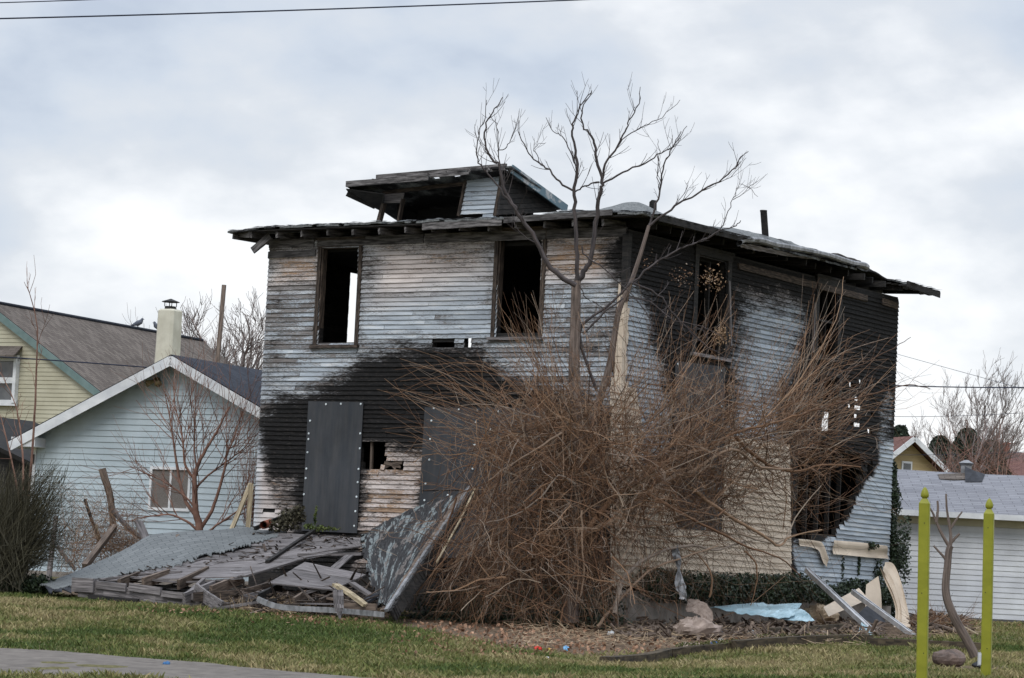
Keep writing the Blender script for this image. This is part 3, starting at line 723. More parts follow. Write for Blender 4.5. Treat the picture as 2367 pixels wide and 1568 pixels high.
def cf(s, z, rnd):
    o = np.zeros(s.shape+(4,)); o[..., 3] = rnd; return o
siding(C_, B_, -A_, HL, 1.5, 6.2, .12, [], cf, include=cream_inc, off=.035, lap=.026, cell=.4, wob=.002, gaps=False).build('vinyl_siding', M['cream'], H)
def wallsheet(pts_top, pts_bot, side, off, name, mat, bulge=.03, th=.004, nu=14):
    conv = fr if side == 'f' else sd
    T = np.array([on(conv, side, x, y, off) for x, y in pts_top]); Bm = np.array([on(conv, side, x, y, off) for x, y in pts_bot])
    nrm = -B_ if side == 'f' else -A_
    def rs(P): t = np.linspace(0, 1, len(P)); q = np.linspace(0, 1, nu); return np.stack([np.interp(q, t, P[:, k]) for k in range(3)], 1)
    T, Bm = rs(T), rs(Bm); nv = 9; G = np.zeros((nu, nv, 3))
    for j in range(nv):
        v = j/(nv-1); G[:, j] = T*(1-v)+Bm*v+nrm*(bulge*math.sin(v*math.pi*2+.4)+.0)
    mb = MB(); mb.grid(G, thick=th, nrm=nrm); return mb.build(name, M[mat], H)
wallsheet([(1927,1249),(1940,1250),(1990,1254),(2050,1262)], [(1926,1281),(1960,1284),(2010,1289),(2054,1292)], 's', .09, 'loose_siding', 'cream', .015)
wallsheet([(1845,1246),(1870,1248),(1898,1252),(1905,1262),(1915,1290)], [(1850,1262),(1872,1264),(1893,1272),(1902,1300),(1912,1312)], 's', .08, 'loose_siding', 'cream', .01)

# ---- roof
RA = np.linspace(-.62, 8.72, 74); RB = np.linspace(-.55, 11.35, 92)
GA, GB = np.meshgrid(RA, RB, indexing='ij')
dE = np.minimum(np.minimum(GA+.62, 8.72-GA), np.minimum(GB+.55, 11.35-GB))
def roofz(a, b):
    d = np.minimum(np.minimum(a+.62, 8.72-a), np.minimum(b+.55, 11.35-b))
    z = 8.10+.118*d
    z = z-np.clip((a-7.9)/.8, 0, 1)*.06
    z = z+.27*np.exp(-((a-.25)**2/.25+(b-.7)**2/.5))+.10*np.exp(-((a-1.1)**2/.2+(b+.1)**2/.3))
    q_ = np.clip((a+.62)/.75, 0, 1); z = z+.27*q_*q_*(3-2*q_)*np.clip((b-1.8)/2.5, 0, 1)*np.exp(-np.clip(a-.6, 0, 9)**2/3)*np.clip((10.2-b)/1.6, 0, 1)
    z = z+(fnoise(a*1.2, b*1.2, 4)-.5)*.10*np.clip(d, 0, 1)+(fnoise(a*5, b*5, 6)-.5)*.05
    return z
RZ = roofz(GA, GB)
keep = np.ones((73, 91), bool)
for i in range(73):
    for j in range(91):
        a, b = RA[i]+.06, RB[j]+.06; e_ = min(a+.62, b+.55)
        if e_ < .16 and random.random() < .22: keep[i, j] = False
        if 7.7 < b < 9.7 and a < -.30+.12*math.sin(b*5): keep[i, j] = False
        if 8.9 < b < 9.9 and a < -.1: keep[i, j] = False
cc = np.zeros(GA.shape+(4,)); cc[..., 0] = .42+.14*np.clip((GB-5.)/4, 0, 1)-.28*np.exp(-((GA-.6)**2/1.2+(GB-.4)**2/1.2)); cc[..., 3] = .5
mb = MB(); mb.grid(C_+GA[..., None]*A_+GB[..., None]*B_+RZ[..., None]*UP, thick=.035, nrm=UP, mask=keep, c=cc.reshape(-1, 4)); RF = mb.build('roof', M['roof'], H)
# curled shingles along the edges
mb = MB()
for k in range(620):
    if random.random() < .5: a, b = random.uniform(-.6, 8.7), -.52+random.uniform(-.05, .3)
    else: a, b = -.6+random.uniform(-.04, .3), random.uniform(-.5, 11.3)
    if a < 0 and 7.7 < b < 9.9: continue
    z = roofz(np.array(a), np.array(b))+.01; s_ = random.uniform(.05, .16); t_ = random.uniform(-.25, .35)
    p = hp(a, b, float(z)); mb.add([p-A_*s_, p+A_*s_, p+A_*s_*.9+B_*s_+UP*abs(t_)*s_*.6+UP*.012, p-A_*s_*.8+B_*s_+UP*.015], [(0, 1, 2, 3)], None, (.35+random.random()*.3, 0, 0, random.random()))
mb.build('loose_shingles', M['roof'], RF)['kind'] = 'stuff'
# roof deck boards seen from below and rafter tails
mb = MB()
for k in range(3):
    bb = -.45+k*.17; 
    mb.beam(hp(-.5, bb, 8.04+.118*(bb+.55)), hp(8.6, bb, 8.02+.118*(bb+.55)), .16, .02, side=B_, jit=.004)
for k in range(3):
    aa = -.5+k*.17
    mb.beam(hp(aa, .0, 8.10+.118*(aa+.62)), hp(aa, 7.7, 8.20+.118*(aa+.62)), .16, .02, side=A_, jit=.006)
    mb.beam(hp(aa+.04, 9.9, 8.04+.118*(aa+.62)), hp(aa, 11.2, 7.98+.118*(aa+.62)), .16, .02, side=A_, jit=.006)
mb.build('roof_deck', M['char'], RF)
for k in range(14):
    a = .25+k*.61
    if a > 8.6: break
    mb = MB(); e_ = -.50+random.uniform(0, .05)
    mb.beam(hp(a, .35, 8.02), hp(a, e_, 7.955+random.uniform(-.02, .01)), .045, .115, side=A_, jit=.006); mb.build('rafter_tail', M['eave'], RF)
for k in range(18):
    b = .3+k*.61
    mb = MB(); mb.beam(hp(.35, b, 8.04), hp(-.5+random.uniform(0, .2), b, 7.96+.06*min(1, b/3)), .045, .12, side=B_, jit=.008); mb.build('rafter_tail', M['char'], RF)
mb = MB(); a0 = fr(625, 545, -.3); a1 = fr(585, 580, -.4); mb.beam(hp(a0[0], -.3, a0[1]), hp(a1[0], -.42, a1[1]), .05, .14, side=B_, jit=.01); mb.build('rafter_tail', M['eave'], RF)
mb = MB(); mb.beam(hp(8.68, -.3, 8.02), hp(8.2, -.5, 7.97), .04, .12, side=B_, jit=.008); mb.beam(hp(8.66, -.45, 7.97), hp(8.62, 1.2, 8.0), .03, .13, side=A_, jit=.008); mb.build('fascia', M['eave'], RF)
mb = MB(); mb.beam(hp(4.1, -.535, 7.99), hp(2.35, -.535, 8.02), .025, .13, side=B_, jit=.005); mb.beam(hp(2.3, -.54, 8.05), hp(.0, -.56, 8.11), .025, .10, side=B_, jit=.008); mb.build('fascia', M['eave'], RF)
mb = MB(); mb.beam(hp(-.62, 9.8, 8.06), hp(-.64, 11.3, 8.0), .03, .12, side=A_, jit=.01); mb.build('fascia', M['char'], RF)
mb = MB(); mb.beam(hp(-.6, 0, 8.08), hp(-.62, 3.6, 8.10), .03, .12, side=A_, jit=.01); mb.build('fascia', M['char'], RF)
# vent pipe, broken stub
p0 = hp(1.2, 4.2, 8.2); q1 = sd(1773, 545, 1.2); q2 = sd(1765, 487, 1.2)
mb = MB(); P0_, P1_ = hp(1.2, q1[0], q1[1]-.3), hp(1.2, q2[0], q2[1]); mb.tube([P0_, P1_], [.068, .068], 14, cap=False); mb.tube([P1_, P0_], [.055, .055], 14, cap=False)
mb.tube([P1_-UP*.02, P1_+UP*.005], [.072, .072], 14, cap=False); mb.build('vent_pipe', M['char'], RF, smooth=True)
q = sd(1510, 478, .8); mb = MB(); mb.beam(hp(.8, q[0], q[1]-.25), hp(.8, q[0]-.03, q[1]+.1), .16, .05, side=B_, jit=.02); mb.build('chimney_stub', M['char'], RF)
# bent gutter
gp = [on(sd, 's', x, y, .62) for x, y in [(1708,562),(1722,555),(1745,554),(1785,563),(1850,576),(1910,591),(1965,605),(1985,611),(2000,618)]]
gp = np.array(gp); tq = np.linspace(0, 1, 60); gp = np.stack([np.interp(tq, np.linspace(0, 1, len(gp)), gp[:, k]) for k in range(3)], 1)
prof = [(-.0, .045), (-.055, .045), (-.075, .02), (-.07, -.03), (-.03, -.055), (.04, -.055), (.05, .04)]
G = np.zeros((60, len(prof), 3))
for i in range(60):
    sw = .75+.5*fnoise(np.array(i*.12), np.array(1.), 3); tw = .5*(fnoise(np.array(i*.09), np.array(4.), 8)-.5)
    for j, (o, h) in enumerate(prof):
        oo = o*math.cos(tw)-h*math.sin(tw); hh = o*math.sin(tw)+h*math.cos(tw); G[i, j] = gp[i]+A_*(oo*sw*1.0)+UP*(hh*sw*.95)+A_*.05*math.sin(i*.31)
mb = MB(); mb.grid(G, thick=.006, nrm=A_*.3+UP); mb.build('bent_gutter', M['steel'], RF)
tp = [on(sd, 's', x, y, .6) for x, y in [(1708,562),(1760,570),(1850,592),(1935,585),(1990,604)]]; bp = [on(sd, 's', x, y, .55) for x, y in [(1712,572),(1765,582),(1850,598),(1935,602),(2000,622)]]
G = np.zeros((30, 4, 3)); tq = np.linspace(0, 1, 30)
for j in range(4):
    for k in range(3): G[:, j, k] = np.interp(tq, np.linspace(0, 1, 5), [a[k]*(1-j/3)+b[k]*j/3 for a, b in zip(tp, bp)])
mb = MB(); mb.grid(G+np.random.normal(0, .006, G.shape), thick=.01, nrm=-A_); mb.build('torn_soffit', M['oldwood'], RF)
for x, y in ((1995,600),(2015,610),(2030,618),(2045,625),(2060,640),(2005,612)):
    pass

# ---- dormer (leaning)
DB = 1.2
def dpt(x, y, b=DB): 
    s, z = fr(x, y, b); return hp(s, b, z)
DR = empty('dormer', hp(5, DB, 8.4), None, None); DR.parent = H; DR.location = Vector(tuple(hp(5, DB, 8.4)-hp(0, 0, .95)))
del_cat = [k for k in DR.keys()]
def dm(mbx, name, mat): return mbx.build(name, M[mat], DR)
d_inc = [P2(lambda x, y: fr(x, y, DB), [(1078,408),(1166,400),(1148,500),(1060,500)], .01)]
def dcol(s, z, rnd):
    o = np.zeros(s.shape+(4,)); o[..., 2] = .56; o[..., 3] = rnd; o[..., 0] = np.clip((z-9.1)*2, 0, .5); return o
dm(siding(C_+B_*DB, A_, -B_, HW, 8.2, 9.35, .087, [], dcol, include=d_inc), 'dormer_siding', 'siding')
mb = MB()                                                  # burnt framing of the front wall
for q in ((888,470,876,515,.07),(1080,410,1062,500,.06),(1164,400,1146,500,.07),(932,460,922,512,.04)):
    mb.beam(dpt(q[0], q[1]), dpt(q[2], q[3]), q[4], .1, side=A_, jit=.004)
mb.beam(dpt(886, 446, DB+.03), dpt(1082, 424, DB+.03), .06, .07, side=B_)
dm(mb, 'dormer_post', 'casing')
mb = MB(); G = np.array([[dpt(890, 447, DB+.02), dpt(888, 470, DB+.02)], [dpt(934, 446, DB+.02), dpt(930, 469, DB+.02)]]); mb.grid(G, thick=.02, nrm=-B_); dm(mb, 'dormer_panel', 'oldwood')
mb = MB()                                                  # black inside of the dormer
for (bb) in (2.6,):
    mb.beam(hp(6.3, bb-.3, 8.62), hp(3.6, bb-.3, 8.62), .05, .6, side=B_)
mb.beam(hp(6.5, 1.9, 8.72), hp(6.45, 2.6, 8.72), .04, .8, side=A_); dm(mb, 'dormer_back', 'inner')
# right cheek: triangle of dark boards
def cheek(x, y, a=3.42):
    P = hit(C_+A_*a, A_, x, y); return P
T0, T1, T2 = cheek(1166, 400), cheek(1150, 497), cheek(1290, 490)
mb = MB()
for k in range(8):
    u0, u1 = k/8, (k+1)/8-.01
    a0 = T1+(T0-T1)*u0; a1 = T1+(T0-T1)*u1; b0 = T2+(T0-T2)*u0; b1 = T2+(T0-T2)*u1
    G = np.array([[a0, a1], [b0, b1]])+(-A_)*(.0+.006*(k % 2)); mb.grid(G, thick=.03, nrm=-A_)
dm(mb, 'dormer_cheek', 'char')
# dormer roof: front edge and sloping back edges
E0, E1, E2 = dpt(799, 425, .78), dpt(1182, 384, .85), cheek(1312, 480, 3.25)
E3 = E0+(E2-E1)*np.array([1, 1, 1.05])
nu, nv = 26, 12; G = np.zeros((nu, nv, 3))
for i in range(nu):
    for j in range(nv):
        u, v = i/(nu-1), j/(nv-1); G[i, j] = (E0*(1-u)+E1*u)*(1-v)+(E3*(1-u)+E2*u)*v
        G[i, j, 2] += float(fnoise(np.array(u*6), np.array(v*4), 3)-.5)*.05
keep = np.ones((nu-1, nv-1), bool)
for i in range(nu-1):
    if random.random() < .25: keep[i, 0] = False
cc = np.zeros((nu*nv, 4)); cc[:, 0] = .55; mb = MB(); mb.grid(G, thick=.03, nrm=UP, mask=keep, c=cc); dm(mb, 'dormer_roof', 'roof')
dn = (E1-E0)/np.linalg.norm(E1-E0)
mb = MB(); mb.beam(dpt(800, 426, .76), dpt(990, 411, .77), .03, .11, side=B_, jit=.004); mb.beam(dpt(995, 408, .80), dpt(1084, 401, .80), .03, .05, side=B_, jit=.004)
f1 = dm(mb, 'dormer_fascia', 'eave'); tag(f1, 'peeling pale fascia board of the dormer')
mb = MB(); mb.beam(dpt(870, 412, .92), dpt(1170, 386, .95), .05, .13, side=B_, jit=.006)
for x in (862, 900, 937, 990, 1030, 1085, 1130): mb.beam(dpt(x, 424-(x-800)*.105, .80), dpt(x, 436-(x-800)*.105, 1.5), .04, .07, side=A_, jit=.004)
dm(mb, 'dormer_rafter', 'eave')
mb = MB(); R1a = cheek(1183, 391, 3.22); R1b = cheek(1310, 484, 3.22); mb.beam(R1a, R1b, .03, .17, side=A_, jit=.004); dm(mb, 'dormer_rake', 'rake') if 'rake' in M else None
M['rake'] = simple('blue_grey_peeling_rake', (.13, .19, .22), (.42, .42, .41), (4, 4, 6), rnd=.2, lo=.5, hi=.6, bump=.2)
dm(mb, 'dormer_rake', 'rake')
# underside of the left overhang
U0_, U1_, U2_ = dpt(798, 430, .80), dpt(884, 476, DB), dpt(884, 452, DB)
mb = MB(); mb.beam(dpt(802, 448, 1.0), dpt(868, 478, 1.3), .04, .10, side=B_, jit=.008)
mb.grid(np.array([[dpt(800, 436, .80), dpt(812, 452, 1.5)], [dpt(890, 448, .9), dpt(880, 486, 1.35)]]), thick=.02, nrm=UP); dm(mb, 'dormer_soffit', 'char')
#PART3
# ================================================================== NEIGHBOURING BUILDINGS
class Fm:
    def __init__(s, P0, deg):
        ph = math.radians(deg); s.P0 = np.array(P0, float); s.O = s.P0.copy(); s.O[2] = 0
        s.A = np.array([-math.cos(ph), math.sin(ph), 0]); s.B = np.array([math.sin(ph), math.cos(ph), 0])
    def p(s, a, b, z): return s.O+s.A*a+s.B*b+UP*z
    def fr(s, x, y, b=0.):
        P = hit(s.O+s.B*b, s.B, x, y); return ((P-s.O) @ s.A, P[2])
    def sd(s, x, y, a=0.):
        P = hit(s.O+s.A*a, s.A, x, y); return ((P-s.O) @ s.B, P[2])
def plain(s, z, rnd):
    o = np.zeros(s.shape+(4,)); o[..., 3] = .5; return o
def slab(mb, q, th, nrm=None, nu=2, nv=2, uvs=None):
    q = [np.asarray(a, float) for a in q]; G = np.zeros((nu, nv, 3))
    for i in range(nu):
        for j in range(nv):
            u, v = i/(nu-1), j/(nv-1); G[i, j] = (q[0]*(1-u)+q[1]*u)*(1-v)+(q[3]*(1-u)+q[2]*u)*v
    mb.grid(G, thick=th, nrm=nrm)
# ---- pale blue house
f = Fm(at(395, 823, 58), 27); RZ_ = 5.92; SL = .47; HWB = 3.95
BH = empty('blue_house', f.p(0, .4, 1.1), 'low pale blue vinyl sided house with white gable trim left of the burnt house', 'house')
wb = .42; inc = [([(-HWB+.35, 1.35), (HWB-.35, 1.35), (HWB-.35, RZ_-.1-SL*(HWB-.35)), (0, RZ_-.1), (-HWB+.35, RZ_-.1-SL*(HWB-.35))], 0)]
org = f.O+f.B*wb-f.A*HWB
inc2 = [([(x_+HWB, z_) for x_, z_ in inc[0][0]], 0)]
win_px = [(354,1082),(442,1084),(435,1179),(347,1177)]
wq = [f.fr(x, y, wb) for x, y in win_px]; wl, wh = min(q[0] for q in wq), max(q[0] for q in wq); wz0, wz1 = (wq[2][1]+wq[3][1])/2, (wq[0][1]+wq[1][1])/2
hole = [([(wl+HWB, wz0), (wh+HWB, wz0), (wh+HWB, wz1), (wl+HWB, wz1)], 0)]
wall = siding(org, f.A, -f.B, 2*HWB, 1.35, RZ_, .126, hole, plain, include=inc2, lap=.022, cell=2., wob=.0, gaps=False).build('wall', M['bluev'], BH)
mb = MB(); q = inc[0][0]
q = [(a, z+(.05 if z > 2 else 0)) for a, z in q]; V = [f.p(a, wb+.012, z) for a, z in q]+[f.p(a, 9., z) for a, z in q]
mb.add(V, [(0, 1, 2, 3, 4), (9, 8, 7, 6, 5), (0, 5, 6, 1), (1, 6, 7, 2), (2, 7, 8, 3), (3, 8, 9, 4), (4, 9, 5, 0)]); mb.build('shell', M['bluev'], BH)
mb = MB(); mb.beam(f.p(-HWB+.33, wb+.12, 1.05), f.p(HWB-.33, wb+.12, 1.05), .3, .62, side=f.B); mb.beam(f.p(HWB-.35-.14, wb, 1.05), f.p(HWB-.35-.14, 8.8, 1.05), .3, .6, side=f.A); mb.build('foundation', M['concrete'], BH)
for sg in (1, -1):
    mb = MB(); e = f.p(sg*HWB, 0, RZ_-SL*HWB); t_ = f.p(0, 0, RZ_); nr_ = f.A*sg*SL+UP; nr_ /= np.linalg.norm(nr_)
    slab(mb, [t_+UP*.03, e+f.A*sg*.04+UP*.02, e+f.A*sg*.04+f.B*9.3+UP*.02, t_+f.B*9.3+UP*.03], .03, nr_, 2, 2); rf = mb.build('roof', M['sh_dark'], BH)
    mb = MB(); slab(mb, [t_-UP*.0, e, e+f.B*9.3, t_+f.B*9.3], .04, nr_); mb.build('soffit', M['white'], rf)
    mb = MB(); mb.beam(t_-UP*.10+f.A*sg*.001, e-UP*.10, .03, .20, side=f.B); mb.build('barge_board', M['white'], rf)
    mb = MB(); mb.beam(f.p(sg*(HWB-.32), .02, RZ_-SL*HWB+.0), f.p(sg*(HWB-.32), wb+.02, RZ_-SL*HWB), .62, .2, side=f.A); mb.beam(f.p(sg*HWB, 0, RZ_-SL*HWB-.06), f.p(sg*HWB, 9.3, RZ_-SL*HWB-.06), .04, .14, side=f.A); mb.build('eave_return', M['white'], rf)
mb = MB(); mb.beam(f.p(HWB-.36, wb-.02, 1.35), f.p(HWB-.36, wb-.02, 4.25), .10, .04, side=f.A); mb.build('corner_post', M['white'], BH)
mb = MB(); mb.beam(f.p(HWB-.34, wb-.05, 3.62), f.p(HWB-.34, wb-.05, 3.82), .07, .07); mb.build('meter_box', M['char'], BH)
mb = MB()
for a_, b_ in (((wl, wz0), (wl, wz1)), ((wh, wz0), (wh, wz1)), ((wl-.03, wz1), (wh+.03, wz1)), ((wl-.03, wz0), (wh+.03, wz0))): mb.beam(f.p(a_[0], wb-.02, a_[1]), f.p(b_[0], wb-.02, b_[1]), .055, .06, side=(f.A if a_[0] == b_[0] else f.B))
mb.beam(f.p((wl+wh)/2, wb+.0, wz0), f.p((wl+wh)/2, wb+.0, wz1), .05, .05, side=f.A); wn_ = mb.build('window', M['white'], BH)
for s_ in (0, 1):
    mb = MB(); a0 = wl+.03+(wh-wl)/2*s_; slab(mb, [f.p(a0, wb-.008, wz1), f.p(a0+(wh-wl)/2-.06, wb-.008, wz1), f.p(a0+(wh-wl)/2-.06, wb-.008, wz0), f.p(a0, wb-.008, wz0)], .01, -f.B); mb.build('pane', M['screen'], wn_)
lp = f.fr(367, 883, wb); mb = MB(); Lp = f.p(lp[0], wb-.03, lp[1]+.03)
mb.tube([Lp, Lp-f.B*.08], [.06, .06], 10)
mb.tube([Lp-f.B*.05, Lp-f.B*.13+f.A*.09-UP*.05, Lp-f.B*.20+f.A*.15-UP*.09], [.03, .05, .075], 10); mb.tube([Lp-f.B*.05, Lp-f.B*.13-f.A*.09-UP*.05, Lp-f.B*.20-f.A*.15-UP*.09], [.03, .05, .075], 10); mb.build('floodlight', M['brasslamp'], BH, smooth=True)
# ---- tan house behind it
t = Fm(at(215, 905, 76), 27); ap = t.fr(-30, 702); AA, AZ = ap; SL2 = .61; WW = 4.6
TH = empty('tan_house', t.p(AA, 0, 1.1), 'tall tan sided house with green gable trim and brown shingle roof behind the blue house', 'house')
def tz(a): return AZ-SL2*abs(a-AA)
wx = [t.fr(x, y) for x, y in ((-22, 826), (36, 829), (30, 932), (-26, 930))]; wl, wh, wz0, wz1 = min(q[0] for q in wx), max(q[0] for q in wx), (wx[2][1]+wx[3][1])/2, (wx[0][1]+wx[1][1])/2
inc = [([(0, 1), (2*WW, 1), (2*WW, AZ-.12-SL2*WW), (WW, AZ-.12), (0, AZ-.12-SL2*WW)], 0)]
siding(t.O+t.A*(AA-WW)+t.B*.15, t.A, -t.B, 2*WW, 1.0, AZ, .115, [([(wl-AA+WW, wz0), (wh-AA+WW, wz0), (wh-AA+WW, wz1), (wl-AA+WW, wz1)], 0)], plain, include=inc, lap=.020, cell=3, wob=0, gaps=False).build('wall', M['tanv'], TH)
mb = MB(); q = [(AA-WW, .9), (AA+WW, .9), (AA+WW, AZ-.15-SL2*WW), (AA, AZ-.15), (AA-WW, AZ-.15-SL2*WW)]
V = [t.p(a, .25, z) for a, z in q]+[t.p(a, 10.6, z) for a, z in q]
mb.add(V, [(0, 1, 2, 3, 4), (9, 8, 7, 6, 5), (0, 5, 6, 1), (1, 6, 7, 2), (2, 7, 8, 3), (3, 8, 9, 4), (4, 9, 5, 0)]); mb.build('shell', M['tanv'], TH)
for sg in (1, -1):
    T_ = t.p(AA, 0, AZ); e = t.p(AA+sg*(WW+.35), 0, AZ-SL2*(WW+.35)); nr_ = t.A*sg*SL2+UP; nr_ /= np.linalg.norm(nr_)
    mb = MB(); slab(mb, [T_+UP*.05, e+UP*.05, e+t.B*10.9+UP*.05, T_+t.B*10.9+UP*.05], .08, nr_, 2, 2); tr = mb.build('roof', M['sh_tan'], TH)
    mb = MB(); mb.beam(T_-UP*.08, e-UP*.08, .05, .19, side=t.B); mb.build('barge_board', M['teal'], tr)
mb = MB(); mb.tube([t.p(AA, -.02, AZ+.08), t.p(AA, 10.9, AZ+.08)], [.05, .05], 6); mb.build('ridge_cap', M['sh_dark'], tr)
chb = at(387, 828, 80); cht = at(393, 716, 80); mb = MB(); cc_ = chb.copy(); 
ax = t.A
sec = [(-.27, -.2), (-.2, -.27), (.2, -.27), (.27, -.2), (.27, .2), (.2, .27), (-.2, .27), (-.27, .2)]
V = []; 
for z_, k in ((chb[2]-1.2, 1.12), (cht[2]-.9, 1.04), (cht[2]-.05, 1.02), (cht[2], .86)): V += [np.array([cc_[0], cc_[1], 0])+t.A*x_*k+t.B*y_*k+UP*z_ for x_, y_ in sec]
F = [(i*8+j, i*8+(j+1) % 8, i*8+8+(j+1) % 8, i*8+8+j) for i in range(3) for j in range(8)]+[tuple(range(24, 32))]
mb.add(V, F); ch = mb.build('chimney', M['stucco'], tr)
mb = MB(); cb = np.array([cc_[0], cc_[1], cht[2]]); mb.tube([cb, cb+UP*.09], [.17, .16], 8)
for s_ in ((1, 1), (1, -1), (-1, 1), (-1, -1)): mb.tube([cb+UP*.08+t.A*.12*s_[0]+t.B*.12*s_[1], cb+UP*.22+t.A*.12*s_[0]+t.B*.12*s_[1]], [.012, .012], 4)
mb.tube([cb+UP*.21, cb+UP*.23, cb+UP*.31], [.26, .25, .02], 8); mb.build('chimney_cap', M['char'], ch)
mb = MB()
for s_, e_ in (((wl, wz0), (wl, wz1)), ((wh, wz0), (wh, wz1)), ((wl-.05, wz1), (wh+.05, wz1)), ((wl-.08, wz0), (wh+.08, wz0)), ((wl, (wz0+wz1)/2), (wh, (wz0+wz1)/2))): mb.beam(t.p(s_[0], .05, s_[1]), t.p(e_[0], .05, e_[1]), .10, .16, side=(t.A if s_[0] == e_[0] else t.B))
tw = mb.build('window', M['white'], TH); mb = MB(); slab(mb, [t.p(wl, .1, wz1), t.p(wh, .1, wz1), t.p(wh, .1, wz0), t.p(wl, .1, wz0)], .01, -t.B); mb.build('pane', M['glass'], tw)
mb = MB(); slab(mb, [t.p(wh+.1, .12, wz1+.34), t.p(wl-.1, .12, wz1+.34), t.p(wl-.2, -.35, wz1+.05), t.p(wh+.2, -.35, wz1+.05)], .05, UP); mb.build('window_hood', M['sh_tan'], tw)
# ---- dark shed between
f2 = Fm(at(100, 1012, 63), 27); SH = empty('dark_shed', f2.p(1.5, 0, 1.2), 'dark brown shingled outbuilding at the left edge beside the blue house', 'shed')
mb = MB(); V = [f2.p(a, b, z) for b in (0, 4) for a, z in ((-.6, 1.0), (3.2, 1.0), (3.2, 3.9), (-.6, 3.55))]; mb.add(V, [(0, 1, 2, 3), (4, 7, 6, 5), (0, 4, 5, 1), (1, 5, 6, 2), (2, 6, 7, 3), (3, 7, 4, 0)]); mb.build('wall', M['inner'], SH)
mb = MB(); slab(mb, [f2.p(3.5, -.3, 4.95), f2.p(-.8, -.3, 3.45), f2.p(-.8, 4.3, 3.45), f2.p(3.5, 4.3, 4.95)], .1, UP); mb.build('roof', M['inner'], SH)
mb = MB(); slab(mb, [f2.p(3.3, -.02, 4.75), f2.p(-.6, -.02, 3.35), f2.p(-.6, -.02, 1.1), f2.p(3.3, -.02, 1.1)], .05, -f2.B); mb.build('gable', M['char'], SH)

# ---- white garage on the right
g = Fm(at(2250, 1190, 66), 0); GE = 3.74
GR = empty('white_garage', (9.5, 66, 1.25), 'long white vinyl sided garage with grey shingle roof right of the burnt house', 'garage')
siding(np.array([5.4, 66.35, 0]), np.array([1., 0, 0]), np.array([0, -1., 0]), 11, 1.33, 3.48, .126, [], plain, lap=.020, cell=4, wob=0, gaps=False).build('wall', M['whitev'], GR)
mb = MB(); mb.beam((5.4, 69.5, 2.4), (16.4, 69.5, 2.4), 6.2, 2.6, side=(0, 1, 0)); mb.build('shell', M['whitev'], GR)
mb = MB(); mb.beam((5.4, 66.33, 3.58), (16.4, 66.33, 3.58), .05, .2, side=(0, 1, 0)); mb.build('frieze', M['tanv'], GR)
mb = MB(); mb.beam((5.4, 66.3, 1.26), (16.4, 66.3, 1.20), .2, .13, side=(0, 1, 0)); mb.build('foundation', M['timber'], GR)
mb = MB(); G = np.zeros((30, 12, 3))
for i in range(30):
    for j in range(12): G[i, j] = (5.1+i*.4, 65.95+j*.305, GE+.02+j*.305*.33+.012*math.sin(i*.7)*j/11)
mb.grid(G, thick=.04, nrm=UP, uv=None); gr = mb.build('roof', M['sh_grey'], GR)
mb = MB(); G = G[::-1].copy(); 
back = np.array([[(5.1, 65.95+11*.305+.01, GE+.02+11*.305*.33), (16.8, 65.95+11*.305+.01, GE+.02+11*.305*.33)], [(5.1, 73.5, GE-.2), (16.8, 73.5, GE-.2)]]); mb.grid(back, thick=.04, nrm=UP); mb.build('rear_roof', M['sh_grey'], gr)
mb = MB(); mb.beam((5.1, 65.93, GE-.03), (16.8, 65.93, GE-.03), .10, .13, side=(0, 1, 0)); mb.beam((5.1, 66.15, GE-.085), (16.8, 66.15, GE-.085), .42, .02, side=(0, 1, 0)); mb.build('gutter', M['white'], gr)
def groof(x, y, up=.0):                                     # a spot on the garage roof
    nn = np.array([0, -.33, 1]); nn /= np.linalg.norm(nn); P = hit(np.array([9, 65.95, GE+.03]), nn, x, y); return P+nn*up
mb = MB(); mb.grid(np.array([[groof(2168, 1097, .01), groof(2172, 1108, .01)], [groof(2200, 1096, .015), groof(2205, 1110, .015)], [groof(2240, 1094, .01), groof(2235, 1108, .01)]]), thick=.008, nrm=UP)
mb.build('missing_shingles', M['sh_tan'], gr)
mb = MB(); 
Q = [groof(2233, 1092, .0), groof(2277, 1096, 0), groof(2270, 1114, .0), groof(2231, 1114, .0)]; Cn = sum(Q)/4+UP*.16
mb.add(Q+[Cn, Cn+np.array([-.2, .3, .12])], [(0, 1, 4), (1, 2, 4), (2, 3, 4), (3, 0, 5), (3, 5, 4), (0, 4, 5)]); mb.build('lifted_shingles', M['tar'], gr)
mb = MB(); q = groof(2233, 1090, 0); mb.tube([q-UP*.1, q+UP*.14, q+UP*.2, q+UP*.28], [.14, .14, .2, .05], 8); mb.build('roof_vent', M['steel'], gr)
